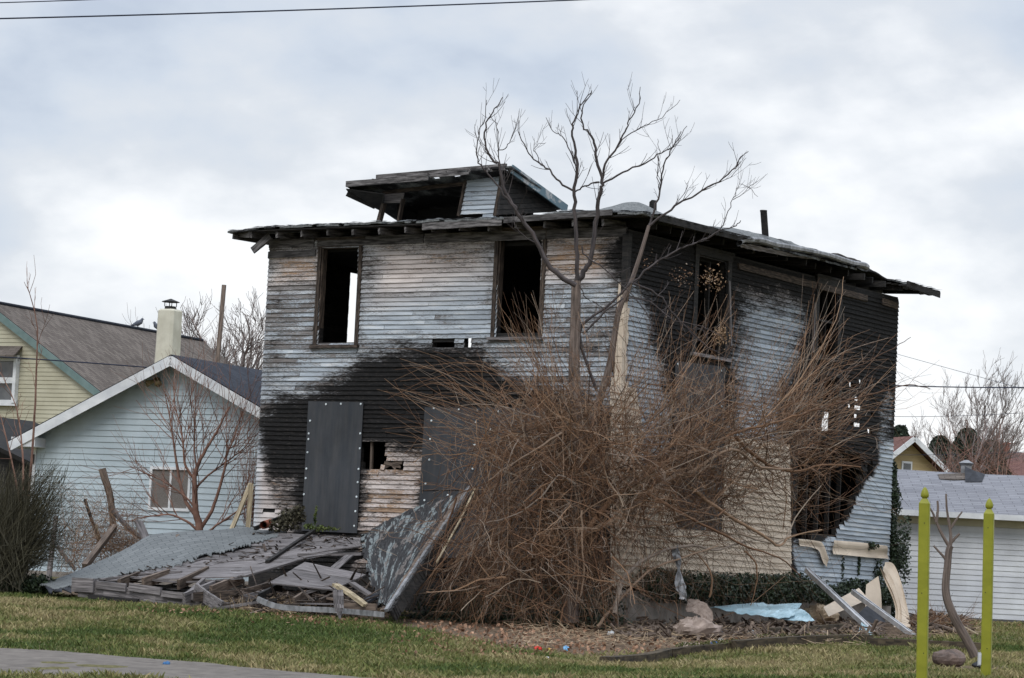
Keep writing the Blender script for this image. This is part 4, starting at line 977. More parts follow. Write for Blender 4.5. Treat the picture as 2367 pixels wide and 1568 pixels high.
# ---- far houses on the right
h2 = Fm(at(2115, 1008, 95), -22); FH = empty('tan_gable_house', h2.p(0, 0, 1.3), 'small tan gabled house with white trim seen far behind the garage', 'house')
az = at(2115, 1008, 95)[2]; s2 = .78; ww = 1.3
mb = MB(); q = [(-ww, 1.2), (ww, 1.2), (ww, az-.15-s2*ww), (0, az-.15), (-ww, az-.15-s2*ww)]; V = [h2.p(a, .45, z) for a, z in q]+[h2.p(a, 7, z) for a, z in q]
mb.add(V, [(0, 1, 2, 3, 4), (9, 8, 7, 6, 5), (0, 5, 6, 1), (1, 6, 7, 2), (2, 7, 8, 3), (3, 8, 9, 4), (4, 9, 5, 0)]); mb.build('wall', simple('ochre_vinyl', (.36, .27, .14), (.44, .34, .19), (1, 1, 20), rnd=.1), FH)
for sg in (1, -1):
    T_ = h2.p(0, 0, az); e = h2.p(sg*1.55, 0, az-s2*1.55); nr_ = h2.A*sg*s2+UP; nr_ /= np.linalg.norm(nr_)
    mb = MB(); slab(mb, [T_, e, e+h2.B*8, T_+h2.B*8], .06, nr_, 2, 2); r2 = mb.build('roof', M['sh_red'], FH); mb = MB(); mb.beam(T_-UP*.09, e-UP*.09, .03, .17, side=h2.B); mb.build('barge_board', M['white'], r2)
w0 = h2.fr(2084, 1066, .44); w1 = h2.fr(2107, 1090, .44); mb = MB(); cx_, cz_ = (w0[0]+w1[0])/2, (w0[1]+w1[1])/2
mb.beam(h2.p(w0[0], .42, cz_), h2.p(w1[0], .42, cz_), .04, abs(w0[1]-w1[1]), side=h2.B); fw = mb.build('window', M['white'], FH); mb = MB(); mb.beam(h2.p(w0[0]-.06, .40, cz_-.02), h2.p(w1[0]+.06, .40, cz_-.02), .03, abs(w0[1]-w1[1])-.1, side=h2.B); mb.build('pane', M['glass'], fw)
BR = empty('brown_roof_house', at(2250, 1150, 118), 'far house with a wide reddish brown roof and brick chimney behind the garage', 'house')
r0, r1 = at(2120, 1036, 122), at(2480, 1052, 122); e0, e1 = at(2120, 1112, 117), at(2480, 1130, 117)
mb = MB(); slab(mb, [r0, r1, e1, e0], .1, np.array([0, -.5, .86]), 2, 2); br = mb.build('roof', M['sh_red'], BR)
mb = MB(); slab(mb, [e0-UP*.1+np.array([.3, .5, 0]), e1-UP*.1+np.array([0, .5, 0]), e1*np.array([1, 1, 0])+np.array([0, .5, 1.]), e0*np.array([1, 1, 0])+np.array([.3, .5, 1.])], .2, np.array([0, -1., 0])); slab(mb, [r0, r1, r1+np.array([0, 5, -2.]), r0+np.array([0, 5, -2.])], .1, UP); mb.build('wall', M['cream'], BR)
c0, c1 = at(2321, 1055, 121.8), at(2321, 1028, 121.8); mb = MB(); mb.beam(c0, c1, .42, .42); mb.beam(c1, c1+UP*.08, .5, .5); mb.build('chimney', M['brick'], br)

# ================================================================== POLE, WIRES, BIRDS
p0, p1 = at(506, 905, 74), at(518, 659, 74); p0[2] = 1.2; p0[0] = at(506, 850, 74)[0]-.2
mb = MB(); mb.tube([p0, p1], [.075, .062], 10); tag(mb.build('utility_pole', M['brownwood'], smooth=True), 'plain weathered wooden pole rising behind the blue house roof', 'utility pole')
def cable(pts, r, label, name='overhead_wire'):
    P = np.array([at(*q) for q in pts]); n = 40; tq = np.linspace(0, 1, n); tk = np.linspace(0, 1, len(P))
    co = [np.polyfit(tk, P[:, k], min(2, len(P)-1)) for k in range(3)]; Q = np.stack([np.polyval(c_, tq) for c_ in co], 1)
    mb = MB(); mb.tube(Q, r, 6); tag(mb.build(name, M['wire']), label, 'cable', 'overhead cables')
cable([(-250, 12, 30), (300, -4, 32), (900, -35, 34)], .0065, 'thin dark cable across the very top left corner of the sky')
cable([(-250, 48, 30), (0, 43, 30), (700, 25, 32), (1370, -1, 34), (1700, -16, 35)], .009, 'long dark cable sloping across the top of the sky')
cable([(2040, 890, 80), (2200, 896, 78), (2367, 895, 76), (2500, 893, 75)], .018, 'black cable crossing the sky right of the burnt house')
cable([(2060, 815, 90), (2350, 895, 80), (2500, 935, 78)], .007, 'thin slanting cable above the thicker one at right', )
cable([(2060, 963, 92), (2200, 962, 90), (2400, 953, 86)], .008, 'thin cable in front of the far right trees')
cable([(2060, 1052, 80), (2250, 1050, 78), (2400, 1043, 76)], .007, 'thin lowest cable passing the brown roof chimney')
cable([(-60, 822, 56), (133, 834, 57), (345, 850, 58.5)], .014, 'black service cable running from the left edge to the blue house roof')
def bird(x, y, Y, face, label):
    b = at(x, y, Y); f_ = np.array([face, .2, 0]); f_ /= np.linalg.norm(f_); mb = MB()
    P = [b-f_*.20-UP*.06, b-f_*.10-UP*.01, b+UP*.03, b+f_*.09+UP*.08, b+f_*.12+UP*.14, b+f_*.135+UP*.17, b+f_*.15+UP*.20]
    mb.tube(P, [.012, .05, .085, .075, .045, .042, .012], 10); mb.tube([b+f_*.16+UP*.165, b+f_*.20+UP*.155], [.012, .003], 5)
    for s_ in (-.03, .03): mb.tube([b+np.array([0, s_, -.03]), b+np.array([0, s_, -.14])], .008, 4)
    tag(mb.build('pigeon', M['pigeon'], smooth=True), label, 'pigeon', 'pigeons on the tan roof ridge')
rd = lambda x: t.p(AA, ((x-CX)), 0)
def ridge_pt(x, y):
    v = ray(x, y); n_ = t.A; P = hit(t.p(AA, 0, 0), n_, x, y); return P[1]
bird(318, 750, ridge_pt(318, 752), 1, 'grey pigeon on the brown roof ridge, farther from the cream chimney')
bird(366, 759, ridge_pt(366, 760), -1, 'grey pigeon on the brown roof ridge, next to the cream chimney')

# ================================================================== TREES AND SHRUBS
def nrmv(v): return v/max(np.linalg.norm(v), 1e-9)
def grow(mb, p, d, Ln, r, depth, up=.15, wig=.16, kids=(3, 5), ratio=.6, ang=(25, 55), sides=5, minr=.004, seg=6, tip=.45, start=.25):
    p = np.array(p, float); d = nrmv(np.array(d, float)); P = [p]; 
    for i in range(seg):
        d = nrmv(d+np.random.normal(0, wig, 3)+UP*up*.35); P.append(P[-1]+d*Ln/seg)
    rad = np.linspace(r, max(r*tip, minr*.7), seg+1); mb.tube(P, rad, sides if r > .012 else 3, cap=False)
    if depth <= 0: return
    for k in range(random.randint(*kids)):
        t_ = random.uniform(start, 1.0); i = min(seg-1, int(t_*seg)); fr_ = t_*seg-i; q = P[i]*(1-fr_)+P[i+1]*fr_
        dd = nrmv(P[i+1]-P[i]); ax_ = nrmv(np.cross(dd, np.random.normal(size=3))); a_ = math.radians(random.uniform(*ang))
        nd = dd*math.cos(a_)+ax_*math.sin(a_)
        grow(mb, q, nd, Ln*ratio*random.uniform(.7, 1.2), max(rad[i]*.6, minr), depth-1, up, wig, kids, ratio, ang, sides, minr, seg, tip, start)
def curve(pts, n=None):
    P = np.array(pts, float); n = n or (len(P)-1)*4+1
    m = len(P); o = []
    for s_ in np.linspace(0, m-1-1e-6, n):
        i = int(s_); u = s_-i; a_, b_, c_, d_ = P[max(i-1, 0)], P[i], P[min(i+1, m-1)], P[min(i+2, m-1)]
        o.append(.5*((2*b_)+(-a_+c_)*u+(2*a_-5*b_+4*c_-d_)*u*u+(-a_+3*b_-3*c_+d_)*u**3))
    return np.array(o)
def limb(mb, px, Y, r0, r1, sides=7, dY=0, jit=.0):
    n = len(px); pts = [at(x, y, Y+dY*i/(n-1)) for i, (x, y) in enumerate(px)]; C = curve(pts); C[1:-1] += np.random.normal(0, jit*.35, C[1:-1].shape)
    mb.tube(C, np.linspace(r0, r1, len(C)), sides, cap=False); return C, np.linspace(r0, r1, len(C))
# ---- the tall bare tree in front of the corner
TR = empty('bare_tree', at(1330, 1440, 47.2)*np.array([1, 1, 0])+np.array([0, 0, .8]), 'tall leafless tree with upswept grey branches growing in front of the house corner', 'tree')
mb = MB(); TY = 47.0
trunk, _ = limb(mb, [(1318,1440),(1322,1300),(1330,1150),(1333,1000),(1327,860),(1330,740),(1332,650)], TY, .135, .078, 10)
mb.build('trunk', M['bark'], TR, smooth=True)
mb = MB(); limb(mb, [(1325,1300),(1345,1050),(1378,950),(1408,850),(1420,780),(1432,715),(1458,655),(1480,590),(1500,522)], TY+.25, .08, .030, 9, dY=.5); mb.build('trunk', M['bark'], TR, smooth=True)
limbs = [ # px, depth, r0, r1, shade
 ([(1331,660),(1273,619),(1244,566),(1215,520),(1194,489),(1175,455),(1164,433),(1153,380),(1140,372),(1120,330),(1125,275),(1145,240),(1162,208)], TY-.3, .065, .010),
 ([(1194,489),(1164,450),(1129,403),(1111,383),(1102,350),(1108,300),(1122,260),(1125,215)], TY-.5, .026, .007),
 ([(1164,433),(1158,380),(1150,320),(1147,280),(1130,250)], TY-.35, .018, .006),
 ([(1150,350),(1170,340),(1185,315),(1198,262)], TY-.4, .014, .005),
 ([(1331,655),(1334,613),(1330,521),(1328,450),(1333,392),(1330,350),(1322,300),(1330,262),(1345,225),(1368,190)], TY+.2, .062, .009),
 ([(1328,443),(1292,420),(1262,388),(1240,372),(1215,345),(1198,300),(1200,270)], TY+.1, .028, .007),
 ([(1255,384),(1240,360),(1235,340),(1262,330)], TY+.05, .012, .005),
 ([(1333,395),(1318,350),(1300,315),(1282,300),(1262,262)], TY+.3, .018, .006),
 ([(1337,650),(1350,630),(1365,598),(1377,516),(1386,450),(1392,421),(1380,370),(1372,320),(1352,290),(1345,240),(1368,195)], TY+.5, .075, .010),
 ([(1390,425),(1398,380),(1420,350),(1445,300),(1455,270),(1475,225),(1480,180)], TY+.6, .034, .007),
 ([(1394,424),(1440,400),(1489,377),(1530,352),(1560,335),(1588,285)], TY+.6, .030, .007),
 ([(1420,350),(1450,310),(1490,285),(1530,262),(1572,215)], TY+.7, .018, .006),
 ([(1328,445),(1350,430),(1385,421)], TY+.3, .02, .018),
 ([(1500,522),(1513,480),(1524,451),(1530,392),(1545,360),(1560,330),(1575,300)], TY+.9, .032, .007),
 ([(1524,440),(1520,400),(1524,350),(1520,320)], TY+.9, .014, .005),
 ([(1500,522),(1530,498),(1570,470),(1609,450),(1660,420),(1700,388),(1712,362),(1730,350)], TY+.8, .034, .008),
 ([(1545,490),(1580,450),(1590,425)], TY+.8, .012, .005), ([(1640,432),(1690,410),(1725,365)], TY+.8, .012, .005),
 ([(1380,905),(1338,772),(1385,722),(1430,685),(1488,628),(1530,600),(1572,575),(1612,560),(1660,535),(1700,522),(1712,510)], TY+.3, .04, .010),
 ([(1600,562),(1650,545),(1676,510),(1690,470),(1700,445),(1715,425),(1752,455)], TY+.5, .016, .005), ([(1695,462),(1715,450),(1742,425)], TY+.5, .010, .004),
 ([(1235,560),(1200,537),(1190,520),(1187,508)], TY-.4, .014, .008),
 ([(1345,570),(1352,592),(1395,620),(1420,645),(1460,680),(1490,720),(1510,770)], TY-.3, .022, .010),
 ([(1340,660),(1355,690),(1372,698),(1395,715),(1402,745)], TY-.2, .014, .006),
 ([(1460,655),(1520,680),(1560,730),(1620,790),(1680,830)], TY+.2, .03, .010), ([(1450,690),(1500,700),(1560,740),(1640,760),(1680,790)], TY, .02, .007),
 ([(1350,770),(1400,720),(1440,690)], TY, .03, .02)]
mb = MB(); tw = MB()
for px, Y, r0, r1 in limbs:
    px = [(x_, y_ if y_ > 330 else 330-(330-y_)*.86) for x_, y_ in px]
    C, R = limb(mb, px, Y, r0*.68, r1*.7, 6, dY=random.uniform(-.4, .4), jit=.03)
    for k in range(int(len(C)*.42)):
        i = random.randrange(len(C)//4, len(C)-2); dd = nrmv(C[i+1]-C[i]); ax_ = nrmv(np.cross(dd, np.random.normal(size=3))); a_ = math.radians(random.uniform(25, 50))
        grow(tw, C[i], dd*math.cos(a_)+ax_*math.sin(a_)+UP*.25, random.uniform(.15, .55), min(.0075, R[i]*.55), 1, up=.30, wig=.07, kids=(0, 2), ratio=.55, ang=(25, 50), minr=.0035, seg=5)
mb.build('branches', M['darkbark'], TR, smooth=True); tw.build('crown', M['darkbark'], TR)
sc_ = MB(); P = []
for (x, y, rr, n_) in ((1668, 775, 16, 230), (1655, 645, 18, 50), (1635, 640, 14, 40)):
    c_ = at(x, y, TY+.3); P.append(c_+np.random.normal(0, 1, (n_, 3))*np.array([.07, .07, .10])*rr/18)
sc_.leaves(np.concatenate(P), .035); sc_.build('dry_leaves', M['dryseed'], TR)['kind'] = 'stuff'

# ---- thickets made of whips
def whip(mb, P0, P1, bow, r0, r1=None, n=7, wig=.03, sides=3):
    t_ = np.linspace(0, 1, n)[:, None]; Q = P0*(1-t_)+P1*t_+np.asarray(bow)*(4*t_*(1-t_)); Ln = np.linalg.norm(P1-P0)
    w_ = np.cumsum(np.random.normal(0, wig*Ln/math.sqrt(n), (n, 3)), axis=0); w_ -= w_[0]; Q += w_
    mb.tube(Q, np.linspace(r0, r1 or r0*.4, n), sides, cap=False); return Q
U_r = random.uniform
def zt(x): return 47.0+max(0, x-1430)/600*6.3
def fan(mb, n, src, dst, Yf, dYs=.6, dYd=1.2, bow=(0, .35), r=(.003, .007), wig=.035, droop=False, twigp=.5, sides_=3):
    """src/dst: (x0,x1,y0,y1) plate areas at depth Yf(x)"""
    for _ in range(n):
        x, y = U_r(*src[:2]), U_r(*src[2:]); X, Y = U_r(*dst[:2]), U_r(*dst[2:])
        P0 = at(x, y, Yf(x)+U_r(-dYs, dYs)); P1 = at(X, Y, Yf(X)+U_r(-dYd, dYd*.6)); g0 = float(gz(P1[0], P1[1])); P1[2] = max(P1[2], g0+.03)
        Ln = np.linalg.norm(P1-P0); b_ = UP*U_r(*bow)*Ln*.5+np.random.normal(0, .06, 3)*Ln; rr = U_r(*r)
        Q = whip(mb, P0, P1, b_, rr, wig=wig, sides=sides_)
        while random.random() < twigp:
            i = random.randrange(2, len(Q)-1); d_ = nrmv(nrmv(Q[i]-Q[i-1])+np.random.normal(0, .55, 3)+UP*(.25 if not droop else -.2)); l_ = U_r(.15, .6)
            whip(mb, Q[i], Q[i]+d_*l_, UP*U_r(-.08, .08)*l_, rr*.6, n=4)
VT = MB()
fan(VT, 230, (1120,1400,980,1200), (970,1440,1340,1490), zt, .9, 1.2, (.1, 1.0), (.003, .008), droop=True, wig=.06)
fan(VT, 430, (1090,1420,960,1300), (1050,1450,1000,1440), zt, .9, 1.0, (-.3, .8), (.003, .006), wig=.10)
fan(VT, 240, (1150,1400,920,1080), (1100,1460,890,1150), zt, .7, .9, (-.1, .7), (.003, .006), wig=.08)
fan(VT, 300, (1030,1400,1250,1480), (965,1440,1220,1490), zt, .7, .9, (.1, .9), (.003, .007), wig=.09)
fan(VT, 40, (1150,1400,1000,1250), (1000,1440,1100,1480), zt, 1., 1.2, (-.2, .9), (.009, .018), wig=.07, sides_=5)
P = [at(x, y, 46.8)+np.random.normal(0, .35, (n_, 3))*np.array([1, .6, .8]) for x, y, n_ in ((1180,1060,240),(1260,1000,240),(1320,1080,200),(1140,1150,160),(1240,1200,200),(1360,1150,150),(1100,980,90),(1200,1330,160))]
VT.leaves(np.concatenate(P), .028)
for _ in range(140):
    x_, y_ = U_r(1060, 1430), U_r(960, 1420); x_ += max(0, (1300-y_))*.12
    th_ = U_r(0, 6.28); grow(VT, at(x_, y_, zt(x_)-.9+U_r(-.5, .5)), np.array([math.cos(th_), U_r(-.5, .2), math.sin(th_)*.9]), U_r(.6, 1.4), U_r(.006, .013), 2, up=-.05, wig=.2, kids=(2, 4), ratio=.6, ang=(20, 65), minr=.0032, seg=5)

for q in ([(1300,1000),(1240,1040),(1180,1075),(1130,1110)], [(1330,1120),(1290,1100),(1250,1150),(1190,1190),(1120,1210)], [(1160,1090),(1090,1290),(1060,1330),(1010,1360),(985,1400)],
          [(1055,1150),(1020,1260),(1000,1310)], [(1345,1180),(1345,1260),(1350,1340),(1330,1400)], [(1170,1335),(1110,1340),(1050,1365),(985,1368)], [(1250,1190),(1200,1180),(1150,1240)]):
    limb(VT, q, zt(q[0][0])-1.0, .018, .008, 5, jit=.02)
mb = VT; v0 = at(1220, 1440, 47.0); tag(VT.build('vine_thicket', M['twig'], loc=(v0[0], v0[1], gz(v0[0], v0[1]))), 'dense drooping mound of brown bare vines in front of the boarded windows', 'shrub')
# ---- arching shrub along the side wall
AS = empty('arching_shrub', at(1480, 1440, 48)*np.array([1, 1, 0])+np.array([0, 0, .85]), 'wide arching leafless brown shrub spreading to the right along the side wall', 'shrub')
ar = [[(1420,1420),(1440,1340),(1480,1300),(1530,1275),(1600,1262),(1660,1272),(1720,1250)], [(1340,1250),(1420,1150),(1480,1110),(1545,1065),(1600,1045),(1640,1030),(1700,1000),(1760,985),(1850,960)],
      [(1330,1230),(1430,1200),(1500,1140),(1560,1100),(1600,1090),(1690,1040),(1760,1080),(1830,1085)], [(1700,1010),(1760,1065),(1830,1090),(1900,1075),(1990,1080)],
      [(1600,1130),(1680,1190),(1760,1235),(1800,1262),(1830,1240),(1900,1225)], [(1480,1130),(1560,1180),(1640,1220),(1720,1262),(1800,1290),(1850,1330)],
      [(1640,1380),(1645,1330),(1620,1290),(1590,1270)], [(1720,1275),(1745,1300),(1750,1345),(1735,1400)], [(1380,1450),(1430,1390),(1500,1320),(1580,1290),(1660,1262)],
      [(1760,985),(1850,960),(1960,925),(2040,905),(2100,890),(2150,900)], [(1740,995),(1830,900),(1900,800),(1940,720),(1950,640)], [(1800,960),(1900,880),(2000,840),(2080,795),(2105,780)],
      [(1660,1060),(1700,1100),(1790,1120),(1860,1180)], [(1700,1230),(1800,1255),(1850,1180),(1900,1120)]]
for i, q in enumerate(ar):
    mb = MB(); r0 = (.042, .050, .05, .035, .035, .03, .02, .02, .03, .02, .012, .014, .02, .02)[i]; limb(mb, q, zt(q[0][0])-.6, r0, r0*.35, 7, dY=(zt(q[-1][0])-zt(q[0][0]))*.8, jit=.02); mb.build('branch', M['twig'], AS, smooth=True)
AT = MB()
fan(AT, 125, (1400,1620,980,1120), (1380,1720,640,950), zt, .7, .9, (-.15, .2), (.003, .006), wig=.02)
fan(AT, 95, (1560,1850,950,1080), (1560,1900,700,960), zt, .7, .8, (-.15, .2), (.003, .006), wig=.02)
fan(AT, 90, (1240,1350,900,1000), (1140,1290,660,860), zt, .6, .6, (-.1, .1), (.0035, .006), wig=.012, twigp=.15)
fan(AT, 60, (1200,1320,980,1080), (870,1120,810,930), zt, .6, .8, (-.1, .35), (.0035, .007), wig=.015, twigp=.3)
fan(AT, 24, (1180,1300,1020,1100), (870,1050,930,1040), zt, .6, .8, (-.25, .2), (.0035, .006), wig=.015, twigp=.2)
fan(AT, 125, (1700,1900,950,1080), (1850,2085,760,980), zt, .7, .9, (-.1, .25), (.0035, .0065), wig=.025)
fan(AT, 26, (1780,1860,900,1000), (1860,1965,630,760), zt, .5, .5, (-.1, .15), (.004, .006), wig=.012, twigp=.2)
fan(AT, 150, (1500,1850,1000,1150), (1780,2080,960,1210), zt, .8, 1.0, (-.3, .4), (.003, .006), wig=.05)
fan(AT, 240, (1400,1750,1030,1250), (1450,1930,1050,1340), zt, .8, 1.0, (-.3, .6), (.003, .006), wig=.06)
fan(AT, 160, (1400,1600,1000,1180), (1380,1700,980,1250), zt, .8, .8, (-.2, .6), (.003, .006), wig=.07)
fan(AT, 80, (1430,1800,1200,1320), (1400,1900,1330,1450), zt, .7, .7, (.0, .6), (.003, .006), wig=.06, droop=True)
fan(AT, 9, (2000,2060,800,960), (2100,2190,790,900), zt, .3, .4, (-.2, .1), (.004, .006), wig=.02)
fan(AT, 210, (1400,1700,960,1250), (1400,1800,930,1300), zt, .9, 1.0, (-.3, .6), (.003, .007), wig=.09)
fan(AT, 100, (1380,1560,1050,1350), (1400,1620,1180,1440), zt, .9, 1.0, (-.1, .8), (.003, .007), wig=.09, droop=True)
fan(AT, 30, (1350,1700,1000,1250), (1400,1950,950,1300), zt, .9, 1.0, (-.3, .6), (.009, .016), wig=.06, sides_=5)
for _ in range(150):
    x_ = U_r(1250, 1900); y_ = U_r(980, 1230) if x_ > 1420 else U_r(930, 1150)
    th_ = U_r(-.2, 3.3); d_ = np.array([math.cos(th_)*.9+.15, U_r(-.5, .2), math.sin(th_)*.6+.1])
    grow(AT, at(x_, y_, zt(x_)-.6+U_r(-.6, .6)), d_, U_r(.7, 1.5), U_r(.006, .012), 2, up=.12, wig=.16, kids=(2, 4), ratio=.6, ang=(20, 60), minr=.0032, seg=5)
AT.build('crown', M['twig'], AS)
# dry dock clusters high in the shrub
mb = MB(); P = [at(x, y, 48.6)+np.random.normal(0, .09, (30, 3)) for x, y in ((1500,600),(1560,640),(1590,630),(1640,640),(1620,650),(1660,655),(1575,650))]
mb.leaves(np.concatenate(P), .03); mb.build('seed_heads', M['twig'], AS)['kind'] = 'stuff'

# ---- small red-brown tree before the blue house
base = at(462, 1262, 55.5); RT = empty('red_stemmed_tree', base, 'small many-branched reddish bare tree in front of the blue house window', 'tree')
mb = MB(); Y5 = 55.5
st = [([(462,1262),(460,1215),(452,1180),(450,1130),(452,1090),(470,1050),(500,1000),(530,940)], .085, .012), ([(458,1200),(430,1160),(415,1110),(405,1050),(395,980),(380,900)], .045, .008), ([(465,1220),(490,1180),(510,1120),(520,1080),(525,1050),(545,1000),(560,950)], .04, .008),
      ([(460,1230),(430,1205),(390,1190),(340,1195),(310,1200)], .03, .006), ([(450,1110),(430,1080),(425,1050),(420,1000),(405,940),(400,880)], .03, .006), ([(470,1240),(500,1215),(550,1180),(580,1150)], .03, .006),
      ([(452,1130),(480,1100),(520,1070),(560,1040),(590,1000)], .025, .006), ([(455,1180),(430,1150),(390,1120),(350,1100),(300,1080)], .022, .006), ([(455,1100),(450,1040),(450,960),(455,880)], .022, .005)]
tw = MB()
for px, r0, r1 in st:
    C, R = limb(mb, px, Y5, r0, r1, 7, dY=U_r(-.6, .6), jit=.01)
    for k in range(15):
        i = random.randrange(len(C)//3, len(C)-1); dd = nrmv(C[i+1]-C[i]); ax_ = nrmv(np.cross(dd, np.random.normal(size=3))); a_ = math.radians(U_r(15, 50))
        grow(tw, C[i], dd*math.cos(a_)+ax_*math.sin(a_), U_r(.6, 1.5), min(.010, R[i]*.6), 1, up=.2, wig=.10, kids=(2, 4), ratio=.6, ang=(20, 50), minr=.0035, seg=6)
mb.build('trunk', M['redtwig'], RT, smooth=True); tw.build('crown', M['redtwig'], RT)
# ---- dark shrub at the left edge
LS = MB(); z47 = lambda x: 48.5
fan(LS, 1500, (-60,60,1250,1375), (-80,150,1070,1300), z47, .8, .9, (-.1, .2), (.004, .008), wig=.03)
fan(LS, 160, (-20,80,1200,1340), (100,190,1120,1320), z47, .6, .6, (0, .3), (.003, .006), wig=.05)
b0 = gh(20, 1380); tag(LS.build('dark_shrub', M['olive'], loc=b0), 'dense dark olive shrub of upright stems at the left edge', 'shrub')
def sapling(pxs, Y, r, label):
    mb = MB(); C, R = limb(mb, pxs, Y, r, .004, 6, dY=.3, jit=.006)
    for k in range(9):
        i = random.randrange(len(C)//3, len(C)-1); grow(mb, C[i], nrmv(C[i+1]-C[i])+np.random.normal(0, .4, 3), U_r(.3, .9), .006, 1, kids=(0, 2), seg=4)
    tag(mb.build('sapling', M['redtwig']), label, 'sapling', 'tall thin saplings at the left edge')
sapling([(62,1180),(72,1080),(80,960),(84,850),(86,760),(72,690),(56,652)], 49, .030, 'tallest thin sapling at the left rising above the tan roof edge')
sapling([(55,1150),(52,1050),(45,980),(30,920),(0,860)], 49.4, .022, 'curving sapling leaning left in front of the tan wall')
sapling([(45,1160),(30,1080),(14,1010),(0,960),(-20,930)], 48.6, .02, 'shorter reddish sapling nearest the left edge')
# ---- far trees
def ftree(name, base, Y, H_, r, label, kids=(4, 6), depth=3, lean=(0, 0), ratio=.56, mat='fartwig', ang=(20, 48), start=.25, minr=.0075):
    b_ = np.array([at(base[0], base[1], Y)[0], Y, 1.2]); root = empty(name, b_, label, 'tree', 'bare trees behind the houses'); mb = MB(); cr_ = MB()
    Ht = at(base[0], base[1]-0, Y)[2]; top = H_
    P = [b_+UP*(top-1.2)*k/6*.72+np.array([lean[0]*k/6, lean[1]*k/6, 0])+np.random.normal(0, .12, 3)*(k > 0) for k in range(7)]; R = np.linspace(r, r*.25, 7); mb.tube(P, R, 7)
    for k in range(15):
        i = random.randrange(2, 6); u = random.random(); q = P[i]*(1-u)+P[i+1 if i < 6 else 6]*u; a_ = random.uniform(0, 6.28); d_ = np.array([math.cos(a_), math.sin(a_), U_r(.5, 1.6)])
        grow(cr_, q, d_, (top-1.2)*U_r(.16, .28), R[i]*.5, depth-1, up=.3, wig=.14, kids=kids, ratio=ratio, ang=ang, minr=minr, start=start)
    mb.build('trunk', M[mat], root, smooth=True); cr_.build('crown', M[mat], root)
ftree('background_tree', (520, 850), 88, at(520, 610, 88)[2]+.2, .22, 'largest bare tree beyond the blue house roof, behind the wooden pole', kids=(4, 6), depth=4, lean=(.6, 0))
ftree('background_tree', (560, 850), 95, at(560, 690, 95)[2], .18, 'bare tree right of the wooden pole, touching the burnt house edge', depth=3)
ftree('background_tree', (440, 850), 95, at(440, 700, 95)[2], .16, 'low bare tree between the cream chimney and the wooden pole', depth=3)
ftree('background_tree', (225, 760), 130, at(225, 712, 130)[2], .2, 'rounded bare treetop above the brown roof ridge', depth=3)
ftree('background_tree', (345, 760), 120, at(345, 712, 120)[2], .16, 'small bare treetop left of the cream chimney', depth=3)
ftree('background_tree', (2268, 1060), 105, at(2278, 850, 105)[2]+.2, .16, 'tall thin bare tree standing above the brown roof', depth=4, ang=(12, 30), start=.1)
for x, y, Y, lb in ((2160, 940, 125, 'bushy bare tree just right of the burnt house'), (2225, 925, 130, 'wide bare tree left of the tall thin one'), (2300, 920, 128, 'bushy bare tree behind the red chimney'), (2350, 985, 122, 'low bare tree at the right edge'), (2105, 985, 118, 'low bare tree behind the far tan gable')):
    ftree('background_tree', (x, 1060), Y, at(x, y, Y)[2], .15, lb, kids=(4, 6), depth=4)
def conifer(x, y, Y, wd, label):
    top = at(x, y, Y)[2]; X = at(x, y, Y)[0]; root = empty('conifer', (X, Y, 1.2), label, 'evergreen tree', 'evergreens far behind the garage'); mb = MB(); mb.tube([(X, Y, 1.1), (X, Y, top)], [.15, .03], 6); mb.build('trunk', M['darkbark'], root)
    n_ = 9000; h_ = np.random.random(n_)**.8; rr = wd*np.sqrt(1-h_**1.5)*np.sqrt(np.random.random(n_))*(.75+.5*vnoise(h_*9, np.zeros(n_)))+.08; a_ = np.random.uniform(0, 6.28, n_)
    P = np.stack([X+rr*np.cos(a_), Y+rr*np.sin(a_), 1.5+(top-1.5)*h_], 1); mb = MB(); mb.leaves(P, .17); mb.build('crown', M['green'], root)
conifer(2175, 1010, 112, 1.5, 'dark evergreen left of the tall thin bare tree'); conifer(2238, 992, 113, 1.7, 'widest dark evergreen just left of the tall thin tree'); conifer(2082, 985, 112, 1.1, 'small dark evergreen touching the burnt house edge'); conifer(2295, 1020, 114, 1.4, 'low dark evergreen left of the red brick chimney')
# thin brown shoots behind the garage
mb = MB(); z80 = lambda x: 76.
fan(mb, 110, (2150,2367,1100,1135), (2140,2380,960,1080), z80, 1., 1., (-.1, .1), (.006, .011), wig=.02, twigp=.3)
tag(mb.build('brush_row', M['redtwig']), 'row of thin brown shoots rising just behind the garage roof', 'shrub')
#PART4
# ================================================================== COLLAPSED PORCH
PC = gh(600, 1425); PO = empty('collapsed_porch', PC, 'collapsed porch roof of grey planks, shingles and rafters fallen before the house', 'porch wreck')
def loft(top, bot, nu=60, nv=12, amp=.02, seed=1, rag=0.):
    """top/bot: lists of (x,y,Y)"""
    T = curve([at(*q) for q in top], nu); Bt = curve([at(*q) for q in bot], nu); G = np.zeros((nu, nv, 3))
    for j in range(nv): v = j/(nv-1); G[:, j] = T*(1-v)+Bt*v
    uu, vv = np.meshgrid(np.linspace(0, 5, nu), np.linspace(0, 2.5, nv), indexing='ij')
    G[..., 2] += (fnoise(uu, vv, seed)-.5)*amp*4
    if rag: G[:, -1] += (Bt-T)/nv*np.random.normal(0, rag, (nu, 1)); G[:, -2] += (Bt-T)/nv*np.random.normal(0, rag*.3, (nu, 1))
    return G
def bil(q, u, v):
    return (q[0]*(1-u)+q[1]*u)*(1-v)+(q[3]*(1-u)+q[2]*u)*v
